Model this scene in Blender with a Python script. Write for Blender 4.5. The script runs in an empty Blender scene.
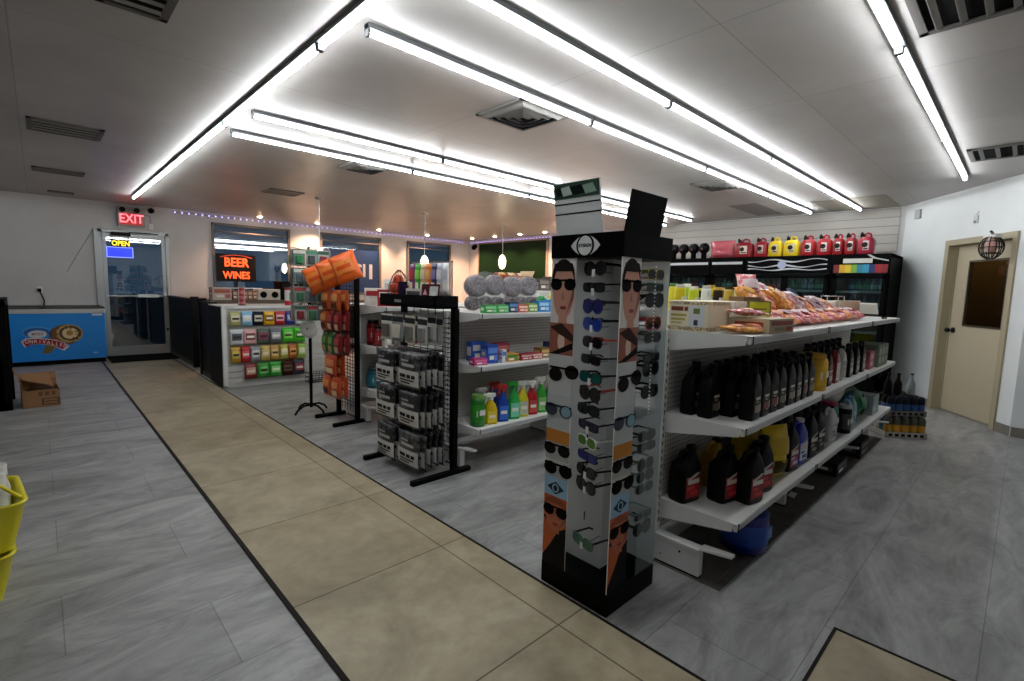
import bpy, math, random
from mathutils import Matrix, Vector
RND = random.Random(7)
PI = math.pi
SC = bpy.context.scene
COL = SC.collection
H = 2.66
ORD = 'first second third fourth fifth sixth seventh eighth ninth tenth eleventh twelfth thirteenth fourteenth fifteenth sixteenth seventeenth eighteenth nineteenth twentieth'.split()

# ------------------------------------------------------------------ materials
def lin(h):
    h = h.lstrip('#')
    out = []
    for i in (0, 2, 4):
        c = int(h[i:i+2], 16)/255
        out.append(c/12.92 if c <= .04045 else ((c+.055)/1.055)**2.4)
    return (*out, 1)
MATS = {}
def mat(hexc, rough=.5, metal=0, emit=0, name=None, spec=.5, coat=0):
    if spec == .5 and not metal and not emit and sum(int(hexc.strip('#')[i:i+2], 16) for i in (0, 2, 4)) < 130: spec, rough = .12, max(rough, .38)
    key = (hexc, rough, metal, emit, spec, coat)
    if key in MATS: return MATS[key]
    m = bpy.data.materials.new(name or 'paint_'+hexc.strip('#')); m.use_nodes = True
    b = m.node_tree.nodes['Principled BSDF']
    b.inputs['Base Color'].default_value = lin(hexc)
    b.inputs['Roughness'].default_value = rough
    b.inputs['Metallic'].default_value = metal
    b.inputs['Specular IOR Level'].default_value = spec
    if coat: b.inputs['Coat Weight'].default_value = coat
    if emit:
        b.inputs['Emission Color'].default_value = lin(hexc)
        b.inputs['Emission Strength'].default_value = emit
    MATS[key] = m
    return m
def nodemat(name):
    m = bpy.data.materials.new(name); m.use_nodes = True
    nt = m.node_tree
    return m, nt, nt.nodes['Principled BSDF'], lambda a, i, b, j: nt.links.new(a.outputs[i], b.inputs[j])
def coords(nt, L, scale=(1, 1, 1), rot=(0, 0, 0)):
    tc = nt.nodes.new('ShaderNodeTexCoord'); mp = nt.nodes.new('ShaderNodeMapping')
    mp.inputs['Scale'].default_value = scale; mp.inputs['Rotation'].default_value = rot
    L(tc, 'Object', mp, 'Vector'); return mp
def ramp(nt, stops):
    r = nt.nodes.new('ShaderNodeValToRGB'); e = r.color_ramp.elements
    e[0].position, e[0].color = stops[0][0], lin(stops[0][1])
    e[1].position, e[1].color = stops[-1][0], lin(stops[-1][1])
    for p, c in stops[1:-1]:
        x = e.new(p); x.color = lin(c)
    return r
def noise(nt, L, mp, scale, detail=5, rough=.6, dist=0):
    n = nt.nodes.new('ShaderNodeTexNoise')
    n.inputs['Scale'].default_value = scale; n.inputs['Detail'].default_value = detail
    n.inputs['Roughness'].default_value = rough; n.inputs['Distortion'].default_value = dist
    L(mp, 0, n, 'Vector'); return n
def mix(nt, mode, fac=1):
    x = nt.nodes.new('ShaderNodeMix'); x.data_type = 'RGBA'; x.blend_type = mode
    x.inputs['Factor'].default_value = fac; return x
def brick(nt, L, mp, w, h, mortar, off=.5, c1='#ffffff', c2='#ffffff', cm='#000000'):
    b = nt.nodes.new('ShaderNodeTexBrick'); L(mp, 0, b, 'Vector')
    b.offset = off; b.inputs['Scale'].default_value = 1
    b.inputs['Brick Width'].default_value = w; b.inputs['Row Height'].default_value = h
    b.inputs['Mortar Size'].default_value = mortar; b.inputs['Mortar Smooth'].default_value = .3
    b.inputs['Color1'].default_value = lin(c1); b.inputs['Color2'].default_value = lin(c2); b.inputs['Mortar'].default_value = lin(cm)
    return b

def mat_floor():
    m, nt, b, L = nodemat('marbled_vinyl_tile')
    mp = coords(nt, L, (.8, 2.1, 1)); n1 = noise(nt, L, mp, 1.6, 8, .68, 1.6)
    r1 = ramp(nt, [(.30, '#6e6e6c'), (.46, '#919190'), (.62, '#a9a9a8'), (.8, '#b9b9b7')]); L(n1, 'Fac', r1, 0)
    n2 = noise(nt, L, mp, 2.1, 9, .62, 1.2)
    r2 = ramp(nt, [(.40, '#ffffff'), (.455, '#ffffff'), (.5, '#a2a3a4'), (.56, '#ffffff')]); L(n2, 'Fac', r2, 0)
    x = mix(nt, 'MULTIPLY', .22); L(r1, 0, x, 6); L(r2, 0, x, 7)
    mb = coords(nt, L); br = brick(nt, L, mb, .92, .46, .0022, .5, '#ffffff', '#ececec', '#b4b4b4')
    y = mix(nt, 'MULTIPLY', .9); L(x, 2, y, 6); L(br, 0, y, 7)
    L(y, 2, b, 'Base Color'); b.inputs['Roughness'].default_value = .42
    return m
def mat_tan(loc=(.134, -.386, 0)):
    m, nt, b, L = nodemat('tan_stone_tile')
    mp = coords(nt, L); n1 = noise(nt, L, mp, 2.2, 8, .65, .6)
    r1 = ramp(nt, [(.3, '#8f846c'), (.5, '#a79b81'), (.7, '#b5aa92')]); L(n1, 'Fac', r1, 0)
    n3 = noise(nt, L, mp, 9, 6, .7); r3 = ramp(nt, [(.35, '#dcdad6'), (.6, '#ffffff')]); L(n3, 'Fac', r3, 0)
    z = mix(nt, 'MULTIPLY', .6); L(r1, 0, z, 6); L(r3, 0, z, 7)
    br = brick(nt, L, mp, .80, .82, .004, 0, '#ffffff', '#f1eee8', '#8d8677')
    mpn = [n for n in nt.nodes if n.type == 'MAPPING'][0]; mpn.inputs['Location'].default_value = loc
    y = mix(nt, 'MULTIPLY', 1); L(z, 2, y, 6); L(br, 0, y, 7)
    L(y, 2, b, 'Base Color'); b.inputs['Roughness'].default_value = .5
    return m
def mat_ceiling():
    m, nt, b, L = nodemat('painted_ceiling_panel')
    mp = coords(nt, L); mp.inputs['Location'].default_value = (-1.2, -1.15, 0)
    br = brick(nt, L, mp, 1.24, 2.4, .004, 0, '#b9b7b4', '#b1afac', '#979592')
    n = noise(nt, L, mp, .9, 4); r = ramp(nt, [(.35, '#ebe8e8'), (.65, '#ffffff')]); L(n, 'Fac', r, 0)
    y = mix(nt, 'MULTIPLY', 1); L(br, 0, y, 6); L(r, 0, y, 7)
    L(y, 2, b, 'Base Color'); b.inputs['Roughness'].default_value = .38
    return m
def mat_wall(hexc, name):
    m, nt, b, L = nodemat(name)
    mp = coords(nt, L); n = noise(nt, L, mp, 1.3, 5); r = ramp(nt, [(.3, '#f2f1f0'), (.7, '#ffffff')]); L(n, 'Fac', r, 0)
    rgb = nt.nodes.new('ShaderNodeRGB'); rgb.outputs[0].default_value = lin(hexc)
    y = mix(nt, 'MULTIPLY', 1); L(rgb, 0, y, 6); L(r, 0, y, 7); L(y, 2, b, 'Base Color')
    b.inputs['Roughness'].default_value = .55
    return m
def mat_glass(name, tint='#ffffff', refl=.12, rough=.01):
    m = bpy.data.materials.new(name); m.use_nodes = True; nt = m.node_tree; nt.nodes.clear()
    o = nt.nodes.new('ShaderNodeOutputMaterial'); t = nt.nodes.new('ShaderNodeBsdfTransparent'); g = nt.nodes.new('ShaderNodeBsdfGlossy')
    t.inputs[0].default_value = lin(tint); g.inputs['Roughness'].default_value = rough
    f = nt.nodes.new('ShaderNodeLayerWeight'); f.inputs[0].default_value = .5
    pw = nt.nodes.new('ShaderNodeMath'); pw.operation = 'POWER'; pw.inputs[1].default_value = 4
    a = nt.nodes.new('ShaderNodeMath'); a.operation = 'MULTIPLY_ADD'; a.inputs[1].default_value = .8; a.inputs[2].default_value = refl; a.use_clamp = True
    nt.links.new(f.outputs['Facing'], pw.inputs[0])
    s = nt.nodes.new('ShaderNodeMixShader')
    nt.links.new(pw.outputs[0], a.inputs[0]); nt.links.new(a.outputs[0], s.inputs[0])
    nt.links.new(t.outputs[0], s.inputs[1]); nt.links.new(g.outputs[0], s.inputs[2]); nt.links.new(s.outputs[0], o.inputs[0])
    return m
def mat_pegboard():
    m, nt, b, L = nodemat('perforated_steel_panel')
    tc = nt.nodes.new('ShaderNodeTexCoord'); v = nt.nodes.new('ShaderNodeVectorMath'); v.operation = 'SCALE'; v.inputs['Scale'].default_value = 40
    L(tc, 'Object', v, 0)
    fr = nt.nodes.new('ShaderNodeVectorMath'); fr.operation = 'FRACTION'; L(v, 0, fr, 0)
    sb = nt.nodes.new('ShaderNodeVectorMath'); sb.operation = 'SUBTRACT'; sb.inputs[1].default_value = (.5, .5, .5); L(fr, 0, sb, 0)
    ml = nt.nodes.new('ShaderNodeVectorMath'); ml.operation = 'MULTIPLY'; ml.inputs[1].default_value = (1, 0, 1); L(sb, 0, ml, 0)
    ln = nt.nodes.new('ShaderNodeVectorMath'); ln.operation = 'LENGTH'; L(ml, 0, ln, 0)
    r = ramp(nt, [(.18, '#4c4a48'), (.24, '#b9b7b3')]); L(ln, 'Value', r, 0)
    L(r, 0, b, 'Base Color'); b.inputs['Roughness'].default_value = .5
    return m
def mat_plastic_film(name, hexc, alpha):
    m, nt, b, L = nodemat(name)
    b.inputs['Base Color'].default_value = lin(hexc); b.inputs['Roughness'].default_value = .12
    b.inputs['Alpha'].default_value = alpha
    return m
def mat_mottled(name, cols, scale=26, rough=.35):
    m, nt, b, L = nodemat(name)
    mp = coords(nt, L); n = noise(nt, L, mp, scale, 3, .6)
    k = len(cols); r = ramp(nt, [(.3+.4*i/(k-1), c) for i, c in enumerate(cols)]); L(n, 'Fac', r, 0)
    L(r, 0, b, 'Base Color'); b.inputs['Roughness'].default_value = rough
    return m

WHITE = mat('#d9d9d6', .4, name='white_enamel'); PLASTW = mat('#e2e2de', .35, name='white_plastic'); PAPER = mat('#dcdad2', .7, name='white_paper')
BLACK = mat('#020202', .6, name='black_satin', spec=.08); BLKG = mat('#010101', .4, name='black_gloss', spec=.06); DARK = mat('#141414', .5, name='dark_grey')
STEEL = mat('#b5b7b8', .32, 1, name='brushed_aluminium'); CHROME = mat('#d8d8d8', .15, 1, name='chrome')
RED = mat('#a3121c', .4, name='red_plastic'); YEL = mat('#d9b512', .4, name='yellow_plastic'); BLUE = mat('#1c2f9a', .35, name='blue_plastic')
KRAFT = mat('#8a6440', .8, name='kraft_cardboard'); GREEN = mat('#2c8f2f', .4, name='green_plastic'); ORANGE = mat('#e0591a', .45, name='orange_print')
GREY = mat('#7f8284', .5, name='mid_grey'); BEIGE = mat('#b9b096', .5, name='beige_paint'); GREYW = mat('#adb0b1', .5, name='pale_grey_panel')
PEG = mat_pegboard()
ACRYL = mat_glass('clear_acrylic', '#c9d6d8', .03, .05)
FILM = mat_plastic_film('clear_film', '#dfe3e6', .10)

# ------------------------------------------------------------------ mesh builder
class MB:
    def __init__(s): s.v = []; s.f = []; s.mi = []; s.sm = []; s.mats = []; s.M = Matrix()
    def at(s, x=0, y=0, z=0, rz=0, rx=0, ry=0):
        s.M = Matrix.Translation((x, y, z)) @ Matrix.Rotation(rz, 4, 'Z') @ Matrix.Rotation(ry, 4, 'Y') @ Matrix.Rotation(rx, 4, 'X'); return s
    def add(s, vs, fs, m, smooth=False):
        o = len(s.v); M = s.M
        s.v += [tuple(M @ Vector(p)) for p in vs]
        if m not in s.mats: s.mats.append(m)
        k = s.mats.index(m)
        for f in fs: s.f.append([i+o for i in f]); s.mi.append(k); s.sm.append(smooth)
        return s
    def box(s, a, b, m):
        x0, y0, z0 = a; x1, y1, z1 = b
        return s.add([(x0, y0, z0), (x1, y0, z0), (x1, y1, z0), (x0, y1, z0), (x0, y0, z1), (x1, y0, z1), (x1, y1, z1), (x0, y1, z1)],
                     [(0, 3, 2, 1), (4, 5, 6, 7), (0, 1, 5, 4), (1, 2, 6, 5), (2, 3, 7, 6), (3, 0, 4, 7)], m)
    def cbox(s, c, d, m):
        return s.box([c[i]-d[i]/2 for i in range(3)], [c[i]+d[i]/2 for i in range(3)], m)
    def rings(s, secs, m, k=3, smooth=True, caps=True):
        # secs: (z, hx, hy, r, cx, cy) rounded rectangles stacked in z
        n = 4*(k+1); vs = []
        for sec in secs:
            z, hx, hy, r = sec[:4]; cx, cy = (sec[4], sec[5]) if len(sec) > 4 else (0, 0)
            r = min(r, hx, hy)
            for q, (sx, sy) in enumerate(((1, 1), (-1, 1), (-1, -1), (1, -1))):
                for j in range(k+1):
                    a = q*PI/2 + j*PI/2/k
                    vs.append((cx+sx*(hx-r)+r*math.cos(a), cy+sy*(hy-r)+r*math.sin(a), z))
        fs = []
        for i in range(len(secs)-1):
            for j in range(n): fs.append((i*n+j, i*n+(j+1) % n, (i+1)*n+(j+1) % n, (i+1)*n+j))
        s.add(vs, fs, m, smooth)
        if caps:
            s.add(vs[:n], [tuple(range(n))[::-1]], m); s.add(vs[-n:], [tuple(range(n))], m)
        return s
    def rbox(s, a, b, m, c=.006, r=.01):
        cx, cy = (a[0]+b[0])/2, (a[1]+b[1])/2; hx, hy = (b[0]-a[0])/2, (b[1]-a[1])/2
        return s.rings([(a[2], hx-c, hy-c, r, cx, cy), (a[2]+c, hx, hy, r, cx, cy), (b[2]-c, hx, hy, r, cx, cy), (b[2], hx-c, hy-c, r, cx, cy)], m, 2, False)
    def cyl(s, p0, p1, r0, m, r1=None, n=14, caps=True):
        r1 = r0 if r1 is None else r1
        p0, p1 = Vector(p0), Vector(p1); d = (p1-p0).normalized()
        u = d.orthogonal().normalized(); w = d.cross(u); vs = []
        for p, r in ((p0, r0), (p1, r1)):
            for i in range(n):
                a = 2*PI*i/n; vs.append(tuple(p+u*r*math.cos(a)+w*r*math.sin(a)))
        s.add(vs, [(i, (i+1) % n, n+(i+1) % n, n+i) for i in range(n)], m, True)
        if caps: s.add(vs, [tuple(range(n))[::-1], tuple(range(n, 2*n))], m)
        return s
    def lathe(s, prof, m, n=20, c=(0, 0, 0), smooth=True):
        vs = []; k = len(prof)
        for r, z in prof:
            for i in range(n):
                a = 2*PI*i/n; vs.append((c[0]+r*math.cos(a), c[1]+r*math.sin(a), c[2]+z))
        fs = [(j*n+i, j*n+(i+1) % n, (j+1)*n+(i+1) % n, (j+1)*n+i) for j in range(k-1) for i in range(n)]
        s.add(vs, fs, m, smooth)
        s.add(vs[:n], [tuple(range(n))[::-1]], m); s.add(vs[-n:], [tuple(range(n))], m)
        return s
    def tube(s, pts, r, m, n=8, closed=False):
        P = [Vector(p) for p in pts]; k = len(P); vs = []
        t0 = (P[1]-P[0]).normalized(); u = t0.orthogonal().normalized()
        for i in range(k):
            t = (P[(i+1) % k if closed else min(i+1, k-1)]-P[(i-1) % k if closed else max(i-1, 0)]).normalized()
            u = (u-t*u.dot(t)).normalized(); w = t.cross(u)
            for j in range(n):
                a = 2*PI*j/n; vs.append(tuple(P[i]+u*r*math.cos(a)+w*r*math.sin(a)))
        rng = range(k if closed else k-1)
        s.add(vs, [(i*n+j, i*n+(j+1) % n, ((i+1) % k)*n+(j+1) % n, ((i+1) % k)*n+j) for i in rng for j in range(n)], m, True)
        if not closed: s.add(vs, [tuple(range(n))[::-1], tuple(range((k-1)*n, k*n))], m)
        return s
    def prism(s, pts, off, m):
        # planar polygon (list of 3d points) extruded by vector off
        n = len(pts); o = Vector(off); vs = [tuple(p) for p in pts]+[tuple(Vector(p)+o) for p in pts]
        return s.add(vs, [tuple(range(n))[::-1], tuple(range(n, 2*n))]+[(i, (i+1) % n, n+(i+1) % n, n+i) for i in range(n)], m)
    def ball(s, c, r, m, n=14, k=9):
        rx, ry, rz = r if hasattr(r, '__len__') else (r, r, r); vs = [(c[0], c[1], c[2]-rz)]
        for j in range(1, k):
            b = -PI/2+PI*j/k
            for i in range(n):
                a = 2*PI*i/n; vs.append((c[0]+rx*math.cos(b)*math.cos(a), c[1]+ry*math.cos(b)*math.sin(a), c[2]+rz*math.sin(b)))
        vs.append((c[0], c[1], c[2]+rz)); e = len(vs)-1
        fs = [(0, 1+(i+1) % n, 1+i) for i in range(n)]
        fs += [(1+j*n+i, 1+j*n+(i+1) % n, 1+(j+1)*n+(i+1) % n, 1+(j+1)*n+i) for j in range(k-2) for i in range(n)]
        fs += [(1+(k-2)*n+i, 1+(k-2)*n+(i+1) % n, e) for i in range(n)]
        return s.add(vs, fs, m, True)
    def pillow(s, w, h, t, m, crimp=.06, seed=0, n=9, wr=.12):
        # filled bag standing in xz, facing -y, base at z=0
        R = random.Random(seed); g = {}; vs = []
        ph = [R.uniform(0, 6) for _ in range(4)]
        for side in (-1, 1):
            for i in range(n):
                for j in range(n):
                    u = -1+2*i/(n-1); v = -1+2*j/(n-1)
                    q = max(0, 1-u*u)**.5*max(0, 1-(v/(1-crimp))**2)**.45 if abs(v) < 1-crimp else 0
                    q *= 1+wr*math.sin(5*u+ph[0]+3*v)+wr*math.sin(7*v+ph[1])
                    x = u*w/2*(1-.05*(1-v*v)); z = (v+1)/2*h
                    vs.append((x, side*(t/2*q+.0008), z))
        N = n*n; fs = []
        for i in range(n-1):
            for j in range(n-1):
                a = i*n+j; fs.append((a, a+n, a+n+1, a+1)); a += N; fs.append((a, a+1, a+n+1, a+n))
        bd = [i*n for i in range(n)]+[(n-1)*n+j for j in range(1, n)]+[i*n+n-1 for i in range(n-2, -1, -1)]+[j for j in range(n-2, 0, -1)]
        for a, b in zip(bd, bd[1:]+bd[:1]): fs.append((a, a+N, b+N, b))
        return s.add(vs, fs, m, True)
    def patch(s, w, h, t, z0, z1, x0, x1, m, bagw=None, crimp=.06, lift=.0015, n=6):
        # printed panel lying on the front of a pillow of size w,h,t
        vs = []
        for i in range(n):
            for j in range(n):
                x = x0+(x1-x0)*i/(n-1); z = z0+(z1-z0)*j/(n-1); u = 2*x/w; v = 2*z/h-1
                q = max(0, 1-u*u)**.5*max(0, 1-(v/(1-crimp))**2)**.45
                vs.append((x, -(t/2*q*1.16+.0008+lift), z))
        return s.add(vs, [(i*n+j, (i+1)*n+j, (i+1)*n+j+1, i*n+j+1) for i in range(n-1) for j in range(n-1)], m, True)
    def text(s, body, size, m, x=0, y=0, z=0, rz=0, rx=PI/2, ext=.0006, sx=1, bold=0):
        # lettering standing in xz facing -y at (x,y,z), centred
        c = bpy.data.curves.new('lettering', 'FONT'); c.body = body; c.size = size; c.extrude = ext; c.align_x = 'CENTER'; c.align_y = 'CENTER'; c.offset = bold; c.resolution_u = 3
        o = bpy.data.objects.new('lettering', c); COL.objects.link(o)
        dg = bpy.context.evaluated_depsgraph_get(); me = bpy.data.meshes.new_from_object(o.evaluated_get(dg))
        T = Matrix.Translation((x, y, z)) @ Matrix.Rotation(rz, 4, 'Z') @ Matrix.Rotation(rx, 4, 'X') @ Matrix.Diagonal((sx, 1, 1, 1))
        vs = [tuple(T @ v.co) for v in me.vertices]; fs = [tuple(p.vertices) for p in me.polygons]
        bpy.data.objects.remove(o); bpy.data.curves.remove(c); bpy.data.meshes.remove(me)
        return s.add(vs, fs, m)
    def mesh(s, name):
        me = bpy.data.meshes.new(name); me.from_pydata(s.v, [], s.f)
        for m in s.mats: me.materials.append(m)
        me.polygons.foreach_set('material_index', s.mi); me.polygons.foreach_set('use_smooth', s.sm); me.update()
        return me

def P(name, mb, kids=(), label=None): return (name, mb.mesh(name) if isinstance(mb, MB) else mb, list(kids), label)
def hang(spec, parent):
    name, me, kids, label = spec
    o = bpy.data.objects.new(name, me); COL.objects.link(o); o.parent = parent
    if label: o['label'] = label
    for k in kids: hang(k, o)
    return o
def tagit(o, label, cat, group=None):
    o['label'] = label; o['category'] = cat
    if group: o['group'] = group
    return o
def spawn(spec, name, label, cat, loc=(0, 0, 0), rz=0, group=None, rx=0, ry=0):
    """spec: list of parts -> Empty with children; a single mesh -> one mesh object"""
    if isinstance(spec, list):
        o = bpy.data.objects.new(name, None); o.empty_display_size = .05
    else:
        o = bpy.data.objects.new(name, spec.mesh(name) if isinstance(spec, MB) else spec)
    COL.objects.link(o); o.location = loc; o.rotation_euler = (rx, ry, rz)
    tagit(o, label, cat, group)
    if isinstance(spec, list):
        for p in spec: hang(p, o)
    return o
def struct(name, mb, parent=None, label=None):
    o = bpy.data.objects.new(name, mb.mesh(name)); COL.objects.link(o)
    if parent: o.parent = parent
    else: o['kind'] = 'structure'
    if label: o['label'] = label
    return o
CACHE = {}
def cached(fn, *a):
    k = (fn.__name__, a)
    if k not in CACHE: CACHE[k] = fn(*a)
    return CACHE[k]

# ------------------------------------------------------------------ camera, world
cam = bpy.data.cameras.new('camera'); cam.sensor_fit = 'HORIZONTAL'; cam.sensor_width = 36; cam.lens = 36*492.4465/1024; cam.clip_start = .05
co = bpy.data.objects.new('camera', cam); COL.objects.link(co); SC.camera = co
ya, pi_, ro = math.radians(46.115), math.radians(6.058), math.radians(-1.482)
fw = Vector((math.cos(ya)*math.cos(pi_), math.sin(ya)*math.cos(pi_), -math.sin(pi_)))
rt = Vector((math.sin(ya), -math.cos(ya), 0)); dn = fw.cross(rt)
r2 = math.cos(ro)*rt+math.sin(ro)*dn; d2 = -math.sin(ro)*rt+math.cos(ro)*dn
M = Matrix((r2, -d2, -fw)).transposed().to_4x4(); M.translation = (0, 0, 1.37); co.matrix_world = M
SC.view_settings.view_transform = 'Standard'; SC.view_settings.look = 'None'; SC.view_settings.gamma = 1; SC.view_settings.use_curve_mapping = False
SC.view_settings.exposure = 1.5
SC.cycles.use_denoising = True; SC.cycles.max_bounces = 7; SC.cycles.diffuse_bounces = 4; SC.cycles.glossy_bounces = 3; SC.cycles.transparent_max_bounces = 16
SC.cycles.sample_clamp_indirect = 4
w = bpy.data.worlds.new('dusk_sky'); SC.world = w; w.use_nodes = True
nt = w.node_tree; bg = nt.nodes['Background']
tc = nt.nodes.new('ShaderNodeTexCoord'); sp = nt.nodes.new('ShaderNodeSeparateXYZ'); rp = nt.nodes.new('ShaderNodeValToRGB')
nt.links.new(tc.outputs['Generated'], sp.inputs[0]); nt.links.new(sp.outputs['Z'], rp.inputs[0]); nt.links.new(rp.outputs[0], bg.inputs[0])
e = rp.color_ramp.elements; e[0].position = 0; e[0].color = lin('#5a7a90'); e[1].position = .35; e[1].color = lin('#28485c')
bg.inputs[1].default_value = .19

# ------------------------------------------------------------------ room shell
FLOOR = mat_floor(); TAN = mat_tan(); CEIL = mat_ceiling(); WALLM = mat_wall('#cfcfd0', 'white_wall_paint')
TRIMD = mat('#1b1712', .6, name='dark_edging')
struct('floor', MB().box((-3.1, -3.1, -.1), (9.2, 11.3, 0), FLOOR))
struct('floor_walkway', MB().box((.70, -3, -.05), (1.625, 10.98, .003), TAN), label='tan tiled walkway strip set into the grey floor')
struct('floor_patch', MB().box((1.66, -2.9, -.05), (2.306, .421, .003), mat_tan((.094, .379, 0))), label='tan tiled patch of floor')
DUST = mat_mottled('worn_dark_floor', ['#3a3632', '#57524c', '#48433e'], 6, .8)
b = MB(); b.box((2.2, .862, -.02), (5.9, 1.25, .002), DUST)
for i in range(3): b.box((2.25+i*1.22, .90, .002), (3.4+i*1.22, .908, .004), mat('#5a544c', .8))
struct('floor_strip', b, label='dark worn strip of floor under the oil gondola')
b = MB(); b.box((.686, -3, 0), (.706, 10.98, .007), TRIMD); struct('trim_1', b)
b = MB(); b.box((1.622, -3, 0), (1.634, 10.98, .006), TRIMD); struct('trim_2', b)
b = MB(); b.box((1.66, .418, 0), (2.312, .43, .006), TRIMD); b.box((2.303, -2.9, 0), (2.314, .43, .006), TRIMD); struct('trim_3', b)
struct('ceiling', MB().box((-3.1, -3.1, H), (9.2, 11.3, H+.1), CEIL))
b = MB(); Y0, Y1 = 11.05, 11.17
ops = [(.77, 1.78, 0, 2.2), (2.48, 3.95, 1.12, 2.49), (4.6, 6.1, 1.12, 2.5), (6.83, 8.2, 1.12, 2.5)]
x = -3.1
for a, c, lo, hi in ops:
    b.box((x, Y0, 0), (a, Y1, H), WALLM); b.box((a, Y0, hi), (c, Y1, H), WALLM)
    if lo: b.box((a, Y0, 0), (c, Y1, lo), WALLM)
    x = c
b.box((x, Y0, 0), (9.0, Y1, H), WALLM); struct('wall_exit', b)
b = MB(); b.box((8.86, 1.2, 0), (9.0, 11.05, H), WALLM)
struct('wall_back', b)
SLAT = mat('#b4b1aa', .5, name='slatwall_white'); b = MB()
for i in range(21):
    z0 = .08+i*.122
    b.box((8.84, 1.36, z0), (8.86, 5.9, z0+.112), SLAT); b.box((8.854, 1.36, z0+.112), (8.86, 5.9, z0+.122), GREY)
struct('wall_slats', b, label='white grooved slatwall boards behind the coolers')
struct('wall_left', MB().box((-3.2, -3.1, 0), (-3.1, 11.2, H), WALLM))
struct('wall_rear', MB().box((-3.1, -3.2, 0), (9, -3.1, H), WALLM))
# diagonal wall with the beige door
A0 = Vector((8.9, 1.33, 0)); dv = Vector((-.806405, -.591364, 0)); RZ = math.atan2(dv.y, dv.x)
DM = Matrix.Translation(A0) @ Matrix.Rotation(RZ, 4, 'Z')
WALLD = mat_wall('#dfe4e5', 'bright_white_wall_paint')
b = MB(); b.M = DM
b.box((-.06, 0, 0), (.985, .15, H), WALLD); b.box((.985, 0, 2.08), (2.04, .15, H), WALLD); b.box((2.04, 0, 0), (2.27, .15, H), WALLD)
struct('wall_diagonal', b)
cx, cy = A0.x+2.27*dv.x, A0.y+2.27*dv.y
b = MB(); b.box((cx, -3.1, 0), (cx+.15, cy+.02, H), WALLD); struct('wall_side', b)
BB = mat('#77736a', .6, name='taupe_vinyl_base')
b = MB(); b.M = DM; b.box((0, -.012, 0), (.98, 0, .1), BB); struct('baseboard_diagonal', b)
b = MB(); b.M = DM; b.box((2.05, -.012, 0), (2.282, 0, .1), BB); b.M = Matrix(); b.box((cx-.012, -3, 0), (cx, cy, .1), BB); struct('baseboard_side', b)
b = MB(); b.box((.2, Y0-.01, 0), (.76, Y0, .1), BB); b.box((1.8, Y0-.01, 0), (8.8, Y0, .1), BB); struct('baseboard_exit', b)
FR = mat('#a49a80', .5, name='tan_door_frame'); DR = mat('#b4aa92', .45, name='beige_door')
b = MB(); b.M = DM
for s0, s1 in ((.975, 1.04), (1.985, 2.05)): b.box((s0, -.02, 0), (s1, .13, 2.02), FR)
b.box((.975, -.02, 2.02), (2.05, .13, 2.085), FR); b.box((1.04, .075, 0), (1.055, .1, 2.02), FR)
door = struct('door_2', b)
b = MB(); b.M = DM
wx0, wx1, wz0, wz1 = 1.27, 1.86, 1.06, 1.83
y0, y1 = .085, .125
for q in (((1.045, y0, .012), (wx0, y1, 2.015)), ((wx1, y0, .012), (1.98, y1, 2.015)), ((wx0, y0, .012), (wx1, y1, wz0)), ((wx0, y0, wz1), (wx1, y1, 2.015))): b.box(*q, DR)
struct('door_leaf', b, door)
b = MB(); b.M = DM
for q in (((wx0, y0-.012, wz0), (wx0+.02, y0, wz1)), ((wx1-.02, y0-.012, wz0), (wx1, y0, wz1)), ((wx0, y0-.012, wz0), (wx1, y0, wz0+.02)), ((wx0, y0-.012, wz1-.02), (wx1, y0, wz1))): b.box(*q, mat('#3a3328', .5))
struct('window_frame', b, door, 'dark narrow frame around the door window')
b = MB(); b.M = DM; b.box((wx0, y0+.015, wz0), (wx1, y0+.02, wz1), mat_glass('door_pane', '#b5a88c', .03)); struct('pane', b, door)
b = MB(); b.M = DM; b.cyl((1.12, .085, 1.0), (1.12, .075, 1.0), .035, mat('#151210', .35, .6)); b.cyl((1.12, .08, 1.0), (1.12, .04, 1.0), .012, mat('#151210', .35, .6)); b.ball((1.12, .02, 1.0), .03, mat('#151210', .35, .6))
struct('door_knob', b, door, 'dark bronze door knob')
# dim room behind the beige door
b = MB(); b.M = DM; DK = mat('#5b5142', .8)
b.box((.7, 1.2, 0), (2.3, 1.25, H), DK); b.box((.65, .15, 0), (.7, 1.25, H), DK); b.box((2.26, .15, 0), (2.3, 1.25, H), DK)
struct('wall_closet', b)
l = bpy.data.lights.new('closet_fill_light', 'POINT'); l.energy = 9; l.color = (1, .85, .6); l.shadow_soft_size = .1  # unseen point light added to brighten the view through the door window
o = bpy.data.objects.new('closet_fill_light', l); COL.objects.link(o); o.location = DM @ Vector((1.2, .8, 2.3))

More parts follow.
